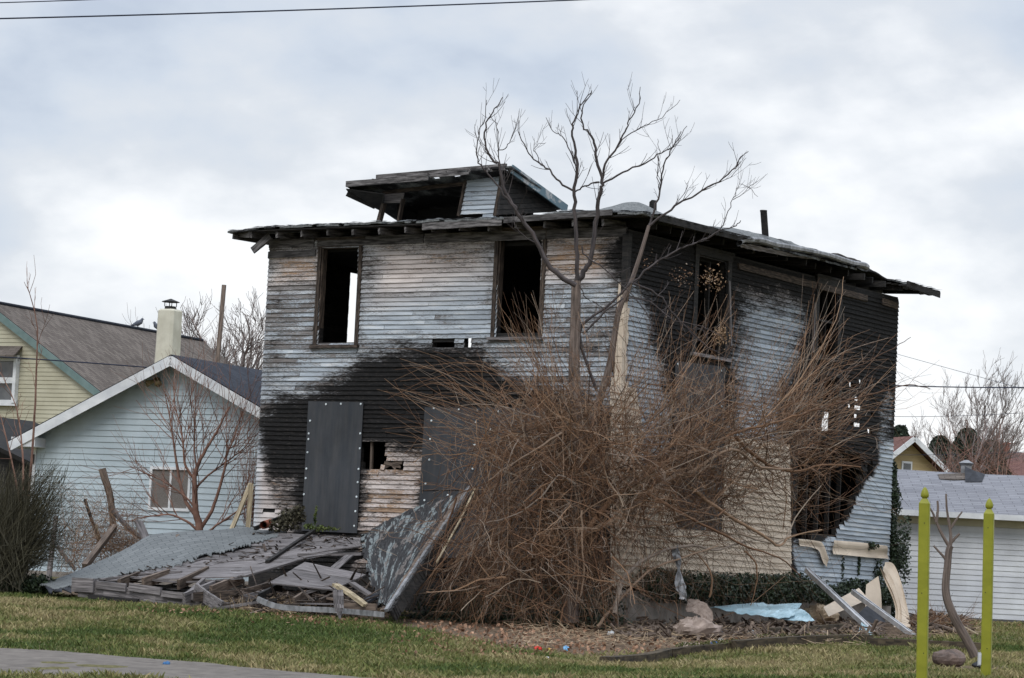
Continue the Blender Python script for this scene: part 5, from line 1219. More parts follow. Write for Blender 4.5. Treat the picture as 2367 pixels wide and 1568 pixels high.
def planks(quad, n, name='plank_deck', mat='oldwood', th=.022, gap=.012, endj=.012, miss=(), parent=None, breaks=2, zj=.006, label=None):
    """boards run from edge 0-3 to edge 1-2"""
    mb = MB(); q = [at(*a) for a in quad]
    for k in range(n):
        if k in miss: continue
        v0, v1 = k/n, (k+1)/n; cutsU = sorted([0]+[random.uniform(.15, .85) for _ in range(random.randint(0, breaks))]+[1])
        for a_, b_ in zip(cutsU[:-1], cutsU[1:]):
            a_ += (random.uniform(0, endj) if a_ == 0 else .001); b_ -= (random.uniform(0, endj) if b_ == 1 else .001)
            zo = random.uniform(-zj, zj); g_ = random.uniform(.3, 1)*gap
            G = np.zeros((9, 2, 3))
            for i in range(9):
                u = a_+(b_-a_)*i/8
                G[i, 0] = bil(q, u, v0)+UP*zo; G[i, 1] = bil(q, u, v1)*(1-g_/ (v1-v0)*.04)+bil(q, u, v0)*(g_/(v1-v0)*.04)+UP*(zo+random.uniform(-.002, .002))
                G[i, 1] = G[i, 1]-nrmv(G[i, 1]-G[i, 0])*g_
            o = random.random()*30; w_ = np.linalg.norm(G[0, 1]-G[0, 0]); L_ = np.linalg.norm(G[8, 0]-G[0, 0])
            uv = np.stack(np.meshgrid(np.linspace(o, o+L_, 9), np.array([o, o+w_]), indexing='ij'), -1)
            nn = np.cross(G[8, 0]-G[0, 0], G[0, 1]-G[0, 0]); nn = nrmv(nn); nn = nn if nn[2] > 0 else -nn
            mb.grid(G, uv=uv, thick=th, nrm=nn)
    o = mb.build(name, M[mat], parent or PO)
    if label: o['label'] = label
    return o
# shingled part still lying on the boards
G = loft([(92,1352,48.0),(150,1333,48.8),(232,1300,49.8),(300,1268,50.6),(352,1240,51.2),(420,1232,51.6),(520,1226,52.0),(560,1222,52.2),(600,1230,52.3),(660,1230,52.3)],
         [(125,1364,47.6),(200,1350,47.9),(270,1336,48.2),(340,1320,48.6),(415,1308,49.0),(470,1290,49.5),(530,1276,50.1),(585,1262,50.6),(630,1248,51.2),(665,1240,51.8)], 170, 22, .018, 3, 1.0)
G[..., 2] += .035; mb = MB(); mb.grid(G, thick=.02, nrm=UP); mb.build('shingle_sheet', M['sh_debris'], PO)
G2 = loft([(100,1352,48.1),(200,1335,48.6),(300,1308,49.2),(400,1285,50.0),(500,1262,50.8),(600,1240,51.6),(650,1236,51.9)],
         [(112,1370,47.5),(200,1361,47.75),(270,1349,48.05),(342,1334,48.45),(415,1323,48.9),(475,1307,49.35),(590,1278,50.4),(672,1252,51.7)], 110, 8, .015, 5, 1.1)
G2[..., 2] += .02; mb = MB(); mb.grid(G2, thick=.02, nrm=UP); mb.build('tar_paper', M['tar'], PO)
planks([(236,1342,47.9),(560,1333,47.3),(838,1262,49.9),(640,1236,51.8)], 11, gap=.02, zj=.012, breaks=3, endj=.05, label='large deck of grey weathered boards')
planks([(400,1310,48.8),(700,1283,49.2),(836,1262,49.7),(832,1245,50.4)], 4, name='plank_deck', endj=.05, miss=())
planks([(632,1232,51.9),(835,1243,50.7),(834,1262,49.9),(570,1262,50.5)], 5, endj=.05)
planks([(620,1348,46.4),(772,1364,46.0),(846,1328,47.2),(705,1299,47.9)], 3, gap=.012, endj=.02, breaks=0, label='small lower deck of three wide grey boards')
def stick(p, w, h, mat='oldwood', name='loose_board', jit=.006, parent=None, taper=1., label=None, n=1):
    mb = MB(); P = [at(*a) for a in p]
    if len(P) == 2: mb.beam(P[0], P[1], w, h, jit=jit, taper=taper)
    else:
        C = curve(P, 12)
        for i in range(11): mb.beam(C[i], C[i+1]+(C[i+1]-C[i])*.02, w, h, jit=jit*.3)
    o = mb.build(name, M[mat], parent or PO)
    if label: o['label'] = label
    return o
# boards lying on or across the deck
stick([(617,1299,48.6),(742,1216,51.6)], .07, .05, 'char', label='charred batten lying across the grey deck')
stick([(560,1332,47.25),(700,1291,48.7)], .16, .03); stick([(700,1290,48.6),(768,1280,49.0)], .14, .03)
stick([(690,1283,49.1),(838,1281,48.9)], .2, .05, label='long grey board with its end over the gap')
stick([(768,1318,47.6),(806,1284,48.6)], .14, .02, jit=.02, label='split grey board sticking up beside the lower deck')
stick([(364,1278,50.0),(410,1237,51.3)], .09, .03, 'brownwood'); stick([(352,1256,50.9),(410,1241,51.4)], .1, .03)
stick([(580,1292,49.4),(650,1282,49.8)], .03, .03, 'clay', name='copper_pipe')
stick([(232,1340,47.9),(330,1327,48.2),(420,1322,48.2)], .14, .03); stick([(300,1334,47.8),(420,1346,47.3),(560,1337,47.1)], .12, .03)
mb = MB()
for k in range(170):
    u, v = random.random(), random.random()**1.3; q = bil([at(236,1342,47.9), at(838,1262,49.9), at(835,1243,50.8), at(600,1236,51.9)], u, v)
    d_ = nrmv(np.random.normal(size=3)*np.array([1, 1, .12])); l_ = U_r(.02, .22); mb.beam(q+UP*.03, q+d_*l_+UP*U_r(.03, .06), U_r(.008, .05), U_r(.004, .015), jit=.008)
for k in range(160):
    u, v = random.random(), random.random(); q = bil([at(520,1400,45.6), at(880,1412,45.0), at(860,1345,46.9), at(560,1350,47.0)], u, v)
    d_ = nrmv(np.random.normal(size=3)*np.array([1, .7, .5])); l_ = U_r(.08, .6); mb.beam(q, q+d_*l_, U_r(.01, .05), U_r(.008, .03), jit=.008, taper=.5)
o_ = mb.build('splinters', [M['casing']], PO); o_['kind'] = 'stuff'
# heavy rafters showing under the deck
for p_, w, h, m in (([(412,1352,46.9),(480,1320,48.4)], .05, .17, 'brownwood'), ([(330,1348,47.2),(390,1328,48.2)], .05, .17, 'brownwood'), ([(487,1366,46.5),(560,1338,47.7)], .05, .17, 'brownwood'), ([(275,1350,47.3),(320,1332,48.2)], .05, .16, 'brownwood'),
                    ([(425,1384,46.0),(500,1352,47.2)], .05, .17, 'oldwood'), ([(448,1380,45.9),(560,1372,46.3),(640,1350,46.9)], .06, .15, 'casing'), ([(600,1382,45.9),(650,1356,46.9)], .05, .15, 'char'), ([(680,1392,45.7),(730,1360,46.7)], .05, .15, 'brownwood'),
                    ([(740,1395,45.6),(800,1368,46.4)], .05, .14, 'casing'), ([(555,1395,45.9),(640,1392,45.8)], .06, .12, 'char'), ([(620,1372,46.5),(560,1386,46.0)], .05, .14, 'oldwood'), ([(780,1300,49.2),(838,1282,49.8)], .05, .12, 'char')):
    stick(p_, w, h, m, name='rafter')
mb = MB()                                                  # charred rubble added to blacken the shade under the deck
for k in range(150):
    x_, y_ = U_r(270, 850), U_r(1355, 1400); p = gh(x_, y_); p = p+np.array([0, U_r(.2, 2.6), U_r(.05, .3)]); p[2] = gz(p[0], p[1])+U_r(.02, .32); d_ = nrmv(np.random.normal(size=3)*np.array([1, .6, .15])); mb.beam(p, p+d_*U_r(.3, 1.3), U_r(.03, .12), U_r(.02, .05), jit=.01)
ro = mb.build('rubble', M['char'], PO); ro['kind'] = 'stuff'
# front edge: beam, facing boards
stick([(186,1362,47.3),(300,1378,46.9),(400,1394,46.5),(530,1412,46.0)], .10, .26, label='low weathered beam along the front edge')
stick([(172,1352,47.35),(222,1354,47.15)], .16, .24, 'oldwood'); stick([(205,1382,47.1),(320,1392,46.6)], .06, .10, 'char')
stick([(222,1352,47.1),(292,1359,46.85)], .04, .13, label='short facing board, left of two'); stick([(298,1356,46.8),(372,1367,46.55)], .04, .13, label='short facing board, right of two')
stick([(374,1372,46.5),(450,1380,46.2)], .04, .10); stick([(330,1399,46.3),(470,1416,45.9)], .05, .05, 'brownwood')
stick([(452,1362,46.2),(478,1382,45.9),(512,1404,45.6)], .05, .20, label='grey board slanting down over the front beam'); stick([(432,1378,46.3),(472,1345,47.0)], .05, .12)
stick([(470,1414,45.5),(535,1402,45.45)], .14, .05); stick([(535,1402,45.4),(600,1392,45.3),(620,1390,45.3)], .07, .05, 'oldwood', name='fascia_strip')
stick([(595,1385,45.3),(650,1404,45.15),(772,1411,45.0),(888,1421,44.8)], .05, .085, 'steel', name='fascia_strip', label='long pale metal-faced fascia along the bottom front')
stick([(700,1396,45.4),(830,1398,45.2)], .3, .02); stick([(615,1408,45.3),(560,1425,44.9)], .05, .04, 'brownwood')
stick([(781,1364,44.75),(784,1410,44.7),(788,1450,44.7)], .17, .04, label='upright short grey board standing in front of the fascia')
stick([(775,1352,45.3),(808,1372,45.1),(846,1400,44.9)], .15, .05, 'palewood'); stick([(812,1348,45.8),(868,1384,45.6)], .20, .04); stick([(830,1402,45.2),(870,1375,45.6)], .12, .04, 'tar')
stick([(782,1405,45.1),(870,1407,44.9)], .08, .16, 'brownwood'); stick([(700,1372,46.2),(772,1352,46.2)], .04, .05); stick([(765,1384,45.8),(870,1400,45.4)], .3, .03, 'brownwood')
# tilted slab at the right
T = [(833,1238,50.4),(838,1275,49.2),(850,1330,47.5),(872,1402,45.3)]; Bq = [(1086,1132,49.6),(1040,1202,48.2),(968,1308,46.3),(896,1415,44.9)]
nu, nv = 44, 30; Tc, Bc = curve([at(*q) for q in T], nu), curve([at(*q) for q in Bq], nu); G = np.zeros((nu, nv, 3))
for j in range(nv): v = j/(nv-1); G[:, j] = Tc*(1-v)+Bc*v+UP*(.10*math.sin(v*math.pi))
G[:, 0] += (Bc-Tc)*np.random.normal(0, .012, (nu, 1)); G += (np.random.normal(0, .006, G.shape))
sl = np.linalg.norm(Tc[-1]-Tc[0]); sw = np.linalg.norm(Bc[0]-Tc[0]); uv = np.stack(np.meshgrid(np.linspace(0, sl, nu), np.linspace(0, sw, nv), indexing='ij'), -1)
keep = np.ones((nu-1, nv-1), bool); keep[0, :] = np.random.random(nv-1) < .6; keep[:, 0] = np.random.random(nu-1) < .7
mb = MB(); mb.grid(G, uv=uv, thick=.05, nrm=nrmv(np.array([-.6, -.75, .6])), mask=keep); so = mb.build('tilted_roof_slab', M['slab'], PO); so['label'] = 'steep slab of torn grey shingles over black felt leaning at the right'
nn = nrmv(np.array([-.6, -.75, .6]))
for k, (w_, off, mt, lb) in enumerate(((.16, .03, 'brownwood', None), (.07, .05, 'steel', 'bright metal drip edge along the slab'))):
    mb = MB(); o_ = -.10 if k == 0 else .02
    for i in range(nu-1):
        s_ = nrmv(Bc[i]-Tc[i]); mb.beam(Bc[i]+s_*o_+nn*off, Bc[i+1]+s_*o_+nn*off, w_, .02 if k == 0 else .05, side=s_, jit=.004)
    o = mb.build('slab_edge', M[mt], so); 
    if lb: o['label'] = lb
mb = MB()
for i in range(0, nu-1): s_ = nrmv(Bc[i]-Tc[i]); mb.beam(Bc[i]+s_*.10-nn*.08, Bc[i+1]+s_*.10-nn*.08, .05, .20, side=s_, jit=.01)
mb.build('slab_underside', M['char'], so)
stick([(1098,1130,48.9),(1060,1210,47.4),(1010,1300,46.0)], .03, .03, 'palewood')

# ================================================================== LEFT YARD: leaning logs, fence
def thing_tube(px, Y, r0, r1, name, mat, label, cat, group=None, dY=0, sides=9):
    mb = MB(); C, R = limb(mb, px, Y, r0, r1, sides, dY=dY, jit=.006); mb.tube([C[0], C[0]+(C[1]-C[0])*.02], [r0, r0*.3], sides); mb.tube([C[-1], C[-1]+(C[-1]-C[-2])*.02], [r1, r1*.3], sides)
    return tag(mb.build(name, M[mat], smooth=False), label, cat, group)
thing_tube([(236,1084),(246,1118),(255,1150),(259,1185),(262,1230)], 54, .075, .06, 'leaning_log', 'brownwood', 'tall crooked brown log standing up out of the brush, left of the red tree', 'log')
thing_tube([(262,1180),(290,1214),(322,1240),(345,1258)], 53.8, .05, .045, 'leaning_log', 'oldwood', 'grey pole slanting down right from the tall crooked log', 'log')
def thing_board(p, w, h, name, mat, label, cat, group=None, taper=1.):
    mb = MB(); mb.beam(at(*p[0]), at(*p[1]), w, h, jit=.008, taper=taper); return tag(mb.build(name, M[mat]), label, cat, group)
thing_board([(320,1205,53),(344,1258,52.6)], .16, .05, 'leaning_board', 'oldwood', 'short grey board end standing right of the slanting grey pole', 'board')
thing_board([(265,1218,53),(196,1310,51.5)], .10, .10, 'leaning_board', 'brownwood', 'dark square timber slanting down left over the wreck edge', 'board')
thing_board([(196,1155,53.6),(222,1232,53.4)], .05, .05, 'leaning_board', 'char', 'thin charred stick leaning left of the pale broken board', 'board')
thing_board([(218,1212,53.5),(232,1268,53.4)], .14, .03, 'leaning_board', 'palewood', 'pale yellowish broken board between the charred stick and crooked log', 'board', taper=.5)
thing_board([(580,1118,54.5),(532,1232,54)], .09, .03, 'leaning_board', 'palewood', 'pale split board leaning right, left of the pair by the house corner', 'board')
thing_board([(581,1120,54.3),(572,1232,54.1)], .09, .03, 'leaning_board', 'palewood', 'pale upright split board nearest the house corner', 'board')
FN = empty('chain_link_fence', gh(118, 1345), 'sagging rusty chain-link fence with a leaning grey post by the blue house', 'fence')
mb = MB(); limb(mb, [(112,1345),(118,1290),(124,1240),(130,1192)], 53.5, .055, .045, 8); mb.build('post', M['oldwood'], FN)
mb = MB(); limb(mb, [(132,1262),(152,1290),(175,1318)], 53.5, .04, .035, 7); mb.build('brace', M['oldwood'], FN)
mb = MB(); nf = 52; F0, F1 = at(124,1338,53.6), at(330,1330,54.5); H0, H1 = 1.15, 1.2
def fpt(u, v): 
    b = F0*(1-u)+F1*u; b = b+UP*((.92+.1*math.sin(u*7))*v*1.1+.02); return b+np.array([0, .06*math.sin(u*9+v*4), 0])
for k in range(-24, nf):
    for sg in (1, -1):
        P = []
        for i in range(9):
            v = i/8; u = (k+sg*v*20+(20 if sg < 0 else 0))/nf
            if 0 <= u <= 1: P.append(fpt(u, v))
        if len(P) > 1: mb.tube(P, .0022, 3, cap=False)
mb.build('wire_mesh', M['chainlink'], FN)
# dry vines over the fence and logs
mb = MB(); z53 = lambda x: 53.3
fan(mb, 260, (130,330,1230,1330), (110,340,1110,1300), z53, .5, .5, (-.2, .5), (.003, .005), wig=.08)
fan(mb, 120, (220,340,1250,1290), (200,345,1230,1300), z53, .5, .5, (.1, .6), (.003, .005), wig=.08)
v0 = gh(250, 1345); tag(mb.build('dry_vine_tangle', M['twig'], loc=v0), 'tangle of dry brown vines over the chain-link fence and logs', 'vines')
mb = MB(); fan(mb, 120, (560,615,1190,1240), (550,625,900,1180), lambda x: 55, .5, .5, (-.1, .1), (.003, .005), wig=.04); tag(mb.build('corner_shoots', M['redtwig'], loc=gh(590, 1300)), 'thin bare shoots growing up between the two houses', 'shrub')

# ================================================================== IVY AND UNDERGROWTH
def ivy(spots, label, name='ivy', size=.07, mat='ivy', n=1400, up=0, cat='ivy'):
    """spots: (x,y,Y,rx,ry metres,rz metres, weight)"""
    mb = MB(); P = []; tot = sum(s[6] for s in spots)
    for x, y, Y, rx, rz, ry, w_ in spots:
        k = int(n*w_/tot); c_ = at(x, y, Y); q = np.random.normal(0, 1, (k, 3)); q /= np.maximum(np.linalg.norm(q, axis=1), .6)[:, None]; q *= np.random.random((k, 1))**.4
        P.append(c_+q*np.array([rx, ry, rz]))
    P = np.concatenate(P); g0 = gz(P[:, 0], P[:, 1]); P[:, 2] = np.maximum(P[:, 2], g0+.02); mb.leaves(P, size)
    o = mb.build(name, M[mat]); return tag(o, label, cat)
def zs(x): return 49.2+(x-1412)*(8.8/650)
cx_ = 2072
ivy([(2062,y,zs(2050)+.35,.16+.07*math.sin(y*.05),.22,.22,1.+.5*math.sin(y*.03)) for y in range(1085, 1440, 14)], 'dark ivy column climbing the far right corner of the burnt house', n=7000, size=.06)
ivy([(2088,y,57.6,.16,.3,.3,1) for y in range(1230, 1330, 16)]+[(2098,1200,57.6,.08,.1,.1,.3)], 'thin sparse ivy sprays hanging in front of the white garage', n=800, size=.055)
ivy([(x,1372-abs(x-1720)*.10,zs(x)-.55,.6,.32,.3,1) for x in range(1500, 1860, 22)]+[(x,1350,zs(x)-.5,.35,.22,.25,.7) for x in range(1650, 1840, 25)], 'dark ivy hedge banked along the foot of the cream side siding', n=15000, size=.06)
ivy([(x,1370+8*math.sin(x*.05),zs(x)-.4,.35,.22,.25,1) for x in range(1850, 2060, 16)]+[(1944,1310,zs(1944)-.1,.07,.35,.05,.6),(1985,1300,zs(1985)-.1,.03,.3,.05,.3),(2030,1330,zs(2030)-.1,.2,.35,.12,.8),(2010,1262,zs(2000)-.1,.2,.08,.05,.4)], 'ivy sprawling under the loose cream siding at the right end', n=7500, size=.055)
ivy([(x,1440-(x-980)*.02,47.5,.6,.22,.5,1) for x in range(980, 1420, 40)]+[(x,1400,48.6,.5,.35,.4,1) for x in range(1020, 1420, 40)], 'dark green undergrowth beneath the drooping brown thicket', n=9000, size=.06, name='undergrowth', cat='undergrowth')
ivy([(x,1352+6*math.sin(x*.2),48.3,.35,.15,.3,1) for x in range(-10, 110, 12)], 'low dark ground ivy at the left edge below the olive shrub', n=4500, size=.06)
ivy([(668,1195,51.9,.22,.16,.2,1),(650,1215,51.9,.35,.12,.2,1),(690,1190,52,.15,.2,.1,.6)], 'small olive green vine clump between the wreck and the left board', n=900, size=.06, mat='olive', name='vine_clump')
ivy([(728,1200,51.4,.025,.12,.02,.5),(731,1180,51.4,.02,.1,.02,.3),(715,1218,51.3,.12,.05,.05,1),(760,1222,51.3,.25,.04,.05,.8),(738,1222,51.2,.15,.06,.05,.6)], 'bright green young vine climbing the left black board', n=420, size=.045, mat='brightivy', name='young_vine', cat='vine')

# ================================================================== RIGHT SIDE DEBRIS
def free_sheet(rows, name, mat, label, cat, th=.006, nu=16, nv=9, rip=.0, group=None, corr=0):
    """rows: list of polylines of (x,y,Y), lofted one to the next"""
    C = [curve([at(*q) for q in r_], nu) for r_ in rows]; G = np.zeros((nu, nv, 3)); m = len(C)
    for j in range(nv):
        s_ = j/(nv-1)*(m-1); i = min(int(s_), m-2); G[:, j] = C[i]*(1-(s_-i))+C[i+1]*(s_-i)
    nn = nrmv(np.cross(G[-1, 0]-G[0, 0], G[0, -1]-G[0, 0]))
    if corr: G += nn*(corr*np.abs(np.sin(np.arange(nv)*math.pi/ (nv-1)*3)))[None, :, None]
    if rip: G += np.random.normal(0, rip, G.shape)
    mb = MB(); mb.grid(G, thick=th, nrm=nn); return tag(mb.build(name, M[mat]), label, cat, group)
free_sheet([[(2046,1300,56.3),(2064,1303,56.4),(2078,1330,56.3),(2092,1380,56),(2104,1440,55.6),(2102,1465,55.3)], [(2040,1318,56.1),(2050,1335,56.2),(2065,1365,56),(2078,1410,55.8),(2074,1450,55.4),(2062,1478,55)], [(2034,1312,56.3),(2046,1345,56.2),(2062,1380,56),(2070,1412,55.8),(2066,1450,55.4),(2058,1476,55)]],
           'hanging_siding', 'cream', 'long cream vinyl strip curling down from the right corner to the ground', 'vinyl siding', corr=.03, nv=13, nu=24)
free_sheet([[(2030,1332,55.8),(2036,1370,55.7),(2038,1412,55.6)], [(2002,1352,55.6),(2000,1385,55.4),(2000,1408,55.3)]], 'fallen_siding', 'cream', 'upright cream siding scrap half covered by ivy, left of the curled strip', 'vinyl siding')
free_sheet([[(1903,1404,53.2),(1985,1360,54.8)], [(1915,1426,52.9),(2008,1386,54.2)]], 'fallen_siding', 'cream', 'cream siding panel lying tilted behind the metal downspout', 'vinyl siding')
free_sheet([[(2012,1392,54.2),(2048,1440,53.8)], [(1975,1428,53.4),(2020,1475,52.9)]], 'fallen_sheet', 'tar', 'dark panel lying between the two metal downspouts', 'panel')
def spout(a, b, w_, label):
    mb = MB(); A0, B0 = at(*a), at(*b); mb.beam(A0, B0, w_, .06, jit=.003); s_ = nrmv(np.cross(B0-A0, UP)); mb.beam(A0+s_*w_*.5, B0+s_*w_*.5, .02, .09); mb.beam(A0-s_*w_*.3+UP*.035, B0-s_*w_*.3+UP*.035, .015, .03)
    return tag(mb.build('metal_downspout', M['steel2']), label, 'downspout', 'leaning metal downspouts')
M['steel2'] = simple('pale_aluminium', (.38, .39, .40), (.58, .58, .60), (6, 2, 1), 'UV', rough=.4, rnd=.15, metal=.15)
spout((1866,1318,53.4), (2028,1470,50.6), .09, 'longer pale metal downspout leaning on the ivy, the left one'); spout((1972,1368,53.6), (2112,1470,51.4), .07, 'shorter pale metal downspout slanting to the timber edging, the right one')
free_sheet([[(1640,1404,49.6),(1740,1396,50.2),(1790,1398,50.4),(1855,1396,50.8)], [(1690,1412,49.2),(1760,1412,49.6),(1810,1410,49.8),(1845,1408,50.2)], [(1705,1420,48.9),(1760,1424,49),(1800,1430,49.1),(1835,1426,49.4)]], 'blue_sheet', 'lightblue', 'pale grey blue rumpled sheet on the rubble below the ivy, the larger left one', 'sheet', rip=.01)
free_sheet([[(1812,1418,49.8),(1850,1410,50),(1868,1418,50)], [(1800,1432,49.3),(1850,1436,49.3),(1884,1436,49.4)]], 'blue_sheet', 'lightblue', 'brighter pale blue flat sheet just right of the larger rumpled one', 'sheet', rip=.008)
free_sheet([[(1990,1440,51),(2010,1452,50.9)], [(1985,1462,50.4),(2018,1470,50.3)]], 'blue_sheet', 'lightblue', 'small pale blue scrap under the left downspout', 'sheet', rip=.01)
# landscape timbers
def edging(a, b, w_, h_, label):
    A0, B0 = gh(*a), gh(*b); n_ = 14; mb = MB(); P = []
    for i in range(n_+1): q = A0+(B0-A0)*i/n_; q[2] = gz(q[0], q[1])+h_/2-.02; P.append(q)
    for i in range(n_): mb.beam(P[i], P[i+1], w_, h_, jit=.004)
    return tag(mb.build('landscape_timber', M['timber']), label, 'timber', 'timbers edging the lawn')
edging((1397,1540), (1543,1520), .16, .15, 'short dark timber at the left end of the lawn edging')
edging((1545,1520), (1693,1505), .16, .15, 'mossy timber second from the left end of the lawn edging')
edging((1694,1507), (2008,1492), .17, .19, 'long dark brown middle timber of the lawn edging')
edging((2010,1497), (2266,1508), .17, .17, 'timber running behind the green posts')
edging((1780,1475), (1965,1462), .17, .18, 'half buried timber behind the long middle one')
mb = MB(); P = []
for i in range(900):
    u = random.random(); 
    x_ = 1560+u*150 if random.random() < .5 else 1740+u*500; y_ = (1515-(x_-1560)*.07) if x_ < 1712 else 1492+max(0, x_-2010)*.03
    q = gh(x_, y_+U_r(-4, 2)); P.append(q+UP*(.15+U_r(-.03, .02)))
mb.leaves(np.array(P), .03); tag(mb.build('moss', M['moss'], loc=gh(1640, 1512)), 'yellow green moss patches on top of the timber edging', 'moss', kind='stuff')
# rubble heaps: crumpled lumps
def lump(x, y, w_, h_, mat, name, label, cat, dep=None, seed=0, group=None, lift=0., sharp=.25, Y=None):
    c_ = gh(x, y) if Y is None else at(x, y, Y); dep = dep or w_; nu, nv = 18, 10; mb = MB(); V = []
    for j in range(nv):
        ph_ = (j/(nv-1)-.5)*math.pi
        for i in range(nu):
            th_ = i/nu*2*math.pi; k = 1+(fnoise(np.array(math.cos(th_)*1.6+j*.35+seed*3.3), np.array(math.sin(th_)*1.6+seed), seed)-.5)*2*sharp
            V.append(c_+np.array([math.cos(th_)*math.cos(ph_)*w_/2*k, math.sin(th_)*math.cos(ph_)*dep/2*k, (math.sin(ph_)*.5+.42)*h_*k+lift]))
    F = [(j*nu+i, j*nu+(i+1) % nu, (j+1)*nu+(i+1) % nu, (j+1)*nu+i) for j in range(nv-1) for i in range(nu)]
    mb.add(V, F); return tag(mb.build(name, M[mat], smooth=False), label, cat, group)
rk = lump(2192, 1543, 1.02*.46, .27, 'stone', 'boulder', 'rounded brown stone on the grass between the two green posts', 'rock', dep=.4, seed=2, sharp=.16)
lump(2262, 1545, .2, .09, 'tar', 'dark_rag', 'dark rag lying right of the brown stone', 'rag', seed=5)
lump(1603, 1478, .75, .36, 'dirtcloth', 'cloth_heap', 'dusty pink beige cloth heap at the foot of the brush', 'cloth', seed=3, sharp=.5)
lump(1605, 1505, .4, .12, 'dirtcloth', 'cloth_heap', 'smaller grey beige cloth scrap in front of the pink heap', 'cloth', seed=9, sharp=.5)
lump(1660, 1475, .25, .14, 'tar', 'plastic_bag', 'black crumpled bag scrap among the rubbish', 'rubbish', seed=7, sharp=.5)
lump(1888, 1445, .8, .4, 'straw', 'dry_grass_heap', 'heap of dry brown grass against the tilted cream panel', 'dry grass', seed=12, sharp=.4)
free_sheet([[(1590,1385,48.6),(1618,1388,48.5),(1640,1405,48.4),(1648,1430,48.2),(1640,1455,48)], [(1585,1412,48.3),(1608,1420,48.2),(1624,1430,48.1),(1628,1445,48),(1620,1462,47.8)]], 'carpet_strip', 'dirtcloth', 'curled beige carpet strip standing in the brush', 'carpet', rip=.01)
free_sheet([[(1567,1262,47.8),(1574,1300,47.8),(1560,1340,47.7),(1572,1385,47.6)], [(1552,1268,47.8),(1562,1302,47.8),(1582,1345,47.7),(1588,1388,47.6)]], 'plastic_strip', 'steel', 'grey plastic strip hanging down in the brush before the cream siding', 'plastic', rip=.012)
for x_, y_, m_, w_, h_, lb in ((1650,1494,'p_blue',.16,.08,'blue and white wrapper in front of the rubbish, right of the cloth heap'), (1664,1485,'p_white',.10,.06,'white scrap beside the blue wrapper'), (1738,1470,'p_white',.12,.09,'small white container under the larger blue sheet'),
        (1760,1488,'p_white',.13,.07,'white scrap near the back timber'), (1856-90,1486,'p_pale',.3,.05,'pale stick-like wrapper by the back timber'), (1730,1500,'p_pink',.14,.05,'faded pink scrap on the soil left of the timbers'), (1412,1470,'p_white',.12,.07,'white scrap at the thicket foot'),
        (1245,1505,'p_red',.13,.05,'bright red wrapper on the lawn edge below the thicket'), (1268,1505,'p_yellow',.10,.04,'yellow wrapper just right of the red one'), (1310,1507,'p_lblue',.10,.07,'light blue can on the lawn edge'), (1265,1528,'p_white',.13,.05,'white scrap in the grass below the wrappers'),
        (385,1540,'p_blue2',.09,.05,'small blue scrap at the edge of the path'), (1655,1455,'p_blue',.08,.07,'small blue cap in the rubbish under the brush'), (1598,1455,'p_white',.09,.07,'white lid under the curled carpet strip'), (1690,1462,'p_white',.08,.05,'tiny white scrap left of the blue sheets')):
    if m_ not in M: M[m_] = flat(m_.replace('p_', 'litter_').replace('blue2', 'deep_blue').replace('lblue', 'light_blue'), dict(p_blue=(.03, .10, .35), p_white=(.55, .56, .56), p_pale=(.45, .38, .28), p_pink=(.40, .20, .24), p_red=(.6, .05, .03), p_yellow=(.6, .38, .05), p_lblue=(.20, .42, .65), p_blue2=(.05, .16, .35))[m_])
    lump(x_, y_, w_, h_, m_, 'litter', lb, 'litter', seed=x_ % 13, sharp=.6, dep=w_*.7, group='scraps of litter round the house')
# clay pipe by the wall
mb = MB(); a0, a1 = at(609,1214,51.6), at(626,1209,52.2); mb.tube([a0, a1], [.075, .075], 14, cap=False); mb.tube([a1, a0], [.06, .06], 14, cap=False); tag(mb.build('clay_pipe', M['clay'], smooth=True), 'short red clay pipe at the foot of the house by the wreck', 'pipe')
thing_board([(590,1222,51.8),(680,1183,52.6)], .06, .06, 'leaning_board', 'char', 'charred beam end slanting above the red clay pipe', 'board')
# small rubble and leaf litter
mb = MB(); P = []
for k in range(3000):
    r_ = random.random()
    if r_ < .45: x_, y_ = U_r(1000, 2010), U_r(1445, 1515)
    elif r_ < .7: x_, y_ = U_r(180, 900), 0; y_ = 1384+(x_-180)*.082+abs(np.random.normal(0, 9))
    elif r_ < .85: x_, y_ = U_r(900, 1400), U_r(1440, 1520)
    else: x_, y_ = U_r(2110, 2367), U_r(1430, 1452)
    if r_ < .45 and y_ > 1520-(x_-1400)*.05 and x_ > 1400: continue
    q = gh(x_, y_); P.append(q+UP*U_r(.01, .05))
mb.leaves(np.array(P), .065); tag(mb.build('leaf_litter', M['dryleaf'], loc=gh(900, 1450)), 'scattered dry brown leaves along the wreck and thicket edge', 'dry leaves', kind='stuff')
mb = MB()
for k in range(3000):
    r_ = random.random(); x_, y_ = (U_r(1180, 2000), U_r(1448, 1500)) if r_ < .6 else (U_r(2110, 2260), U_r(1440, 1475)) if r_ < .75 else (U_r(560, 900), U_r(1395, 1425))
    q = gh(x_, y_)+UP*U_r(.0, .12); d_ = nrmv(np.random.normal(size=3)*np.array([1, 1, .35])); mb.tube([q, q+d_*U_r(.05, .28)], U_r(.002, .005), 3, cap=False)
tag(mb.build('straw_litter', M['straw'], loc=gh(1500, 1480)), 'matted dead grass and straw over the soil in front of the house', 'straw', kind='stuff')
mb = MB()
for k in range(1500):
    x_, y_ = U_r(1430, 2040), U_r(1425, 1485); q = gh(x_, y_); 
    if k % 3 == 0: x_, y_ = U_r(2105, 2230), U_r(1432, 1468); q = gh(x_, y_)
    d_ = nrmv(np.random.normal(size=3)*np.array([1, 1, .3])); mb.beam(q+UP*U_r(0, .16), q+UP*U_r(0, .16)+d_*U_r(.04, .3), U_r(.01, .08), U_r(.01, .04), jit=.01)
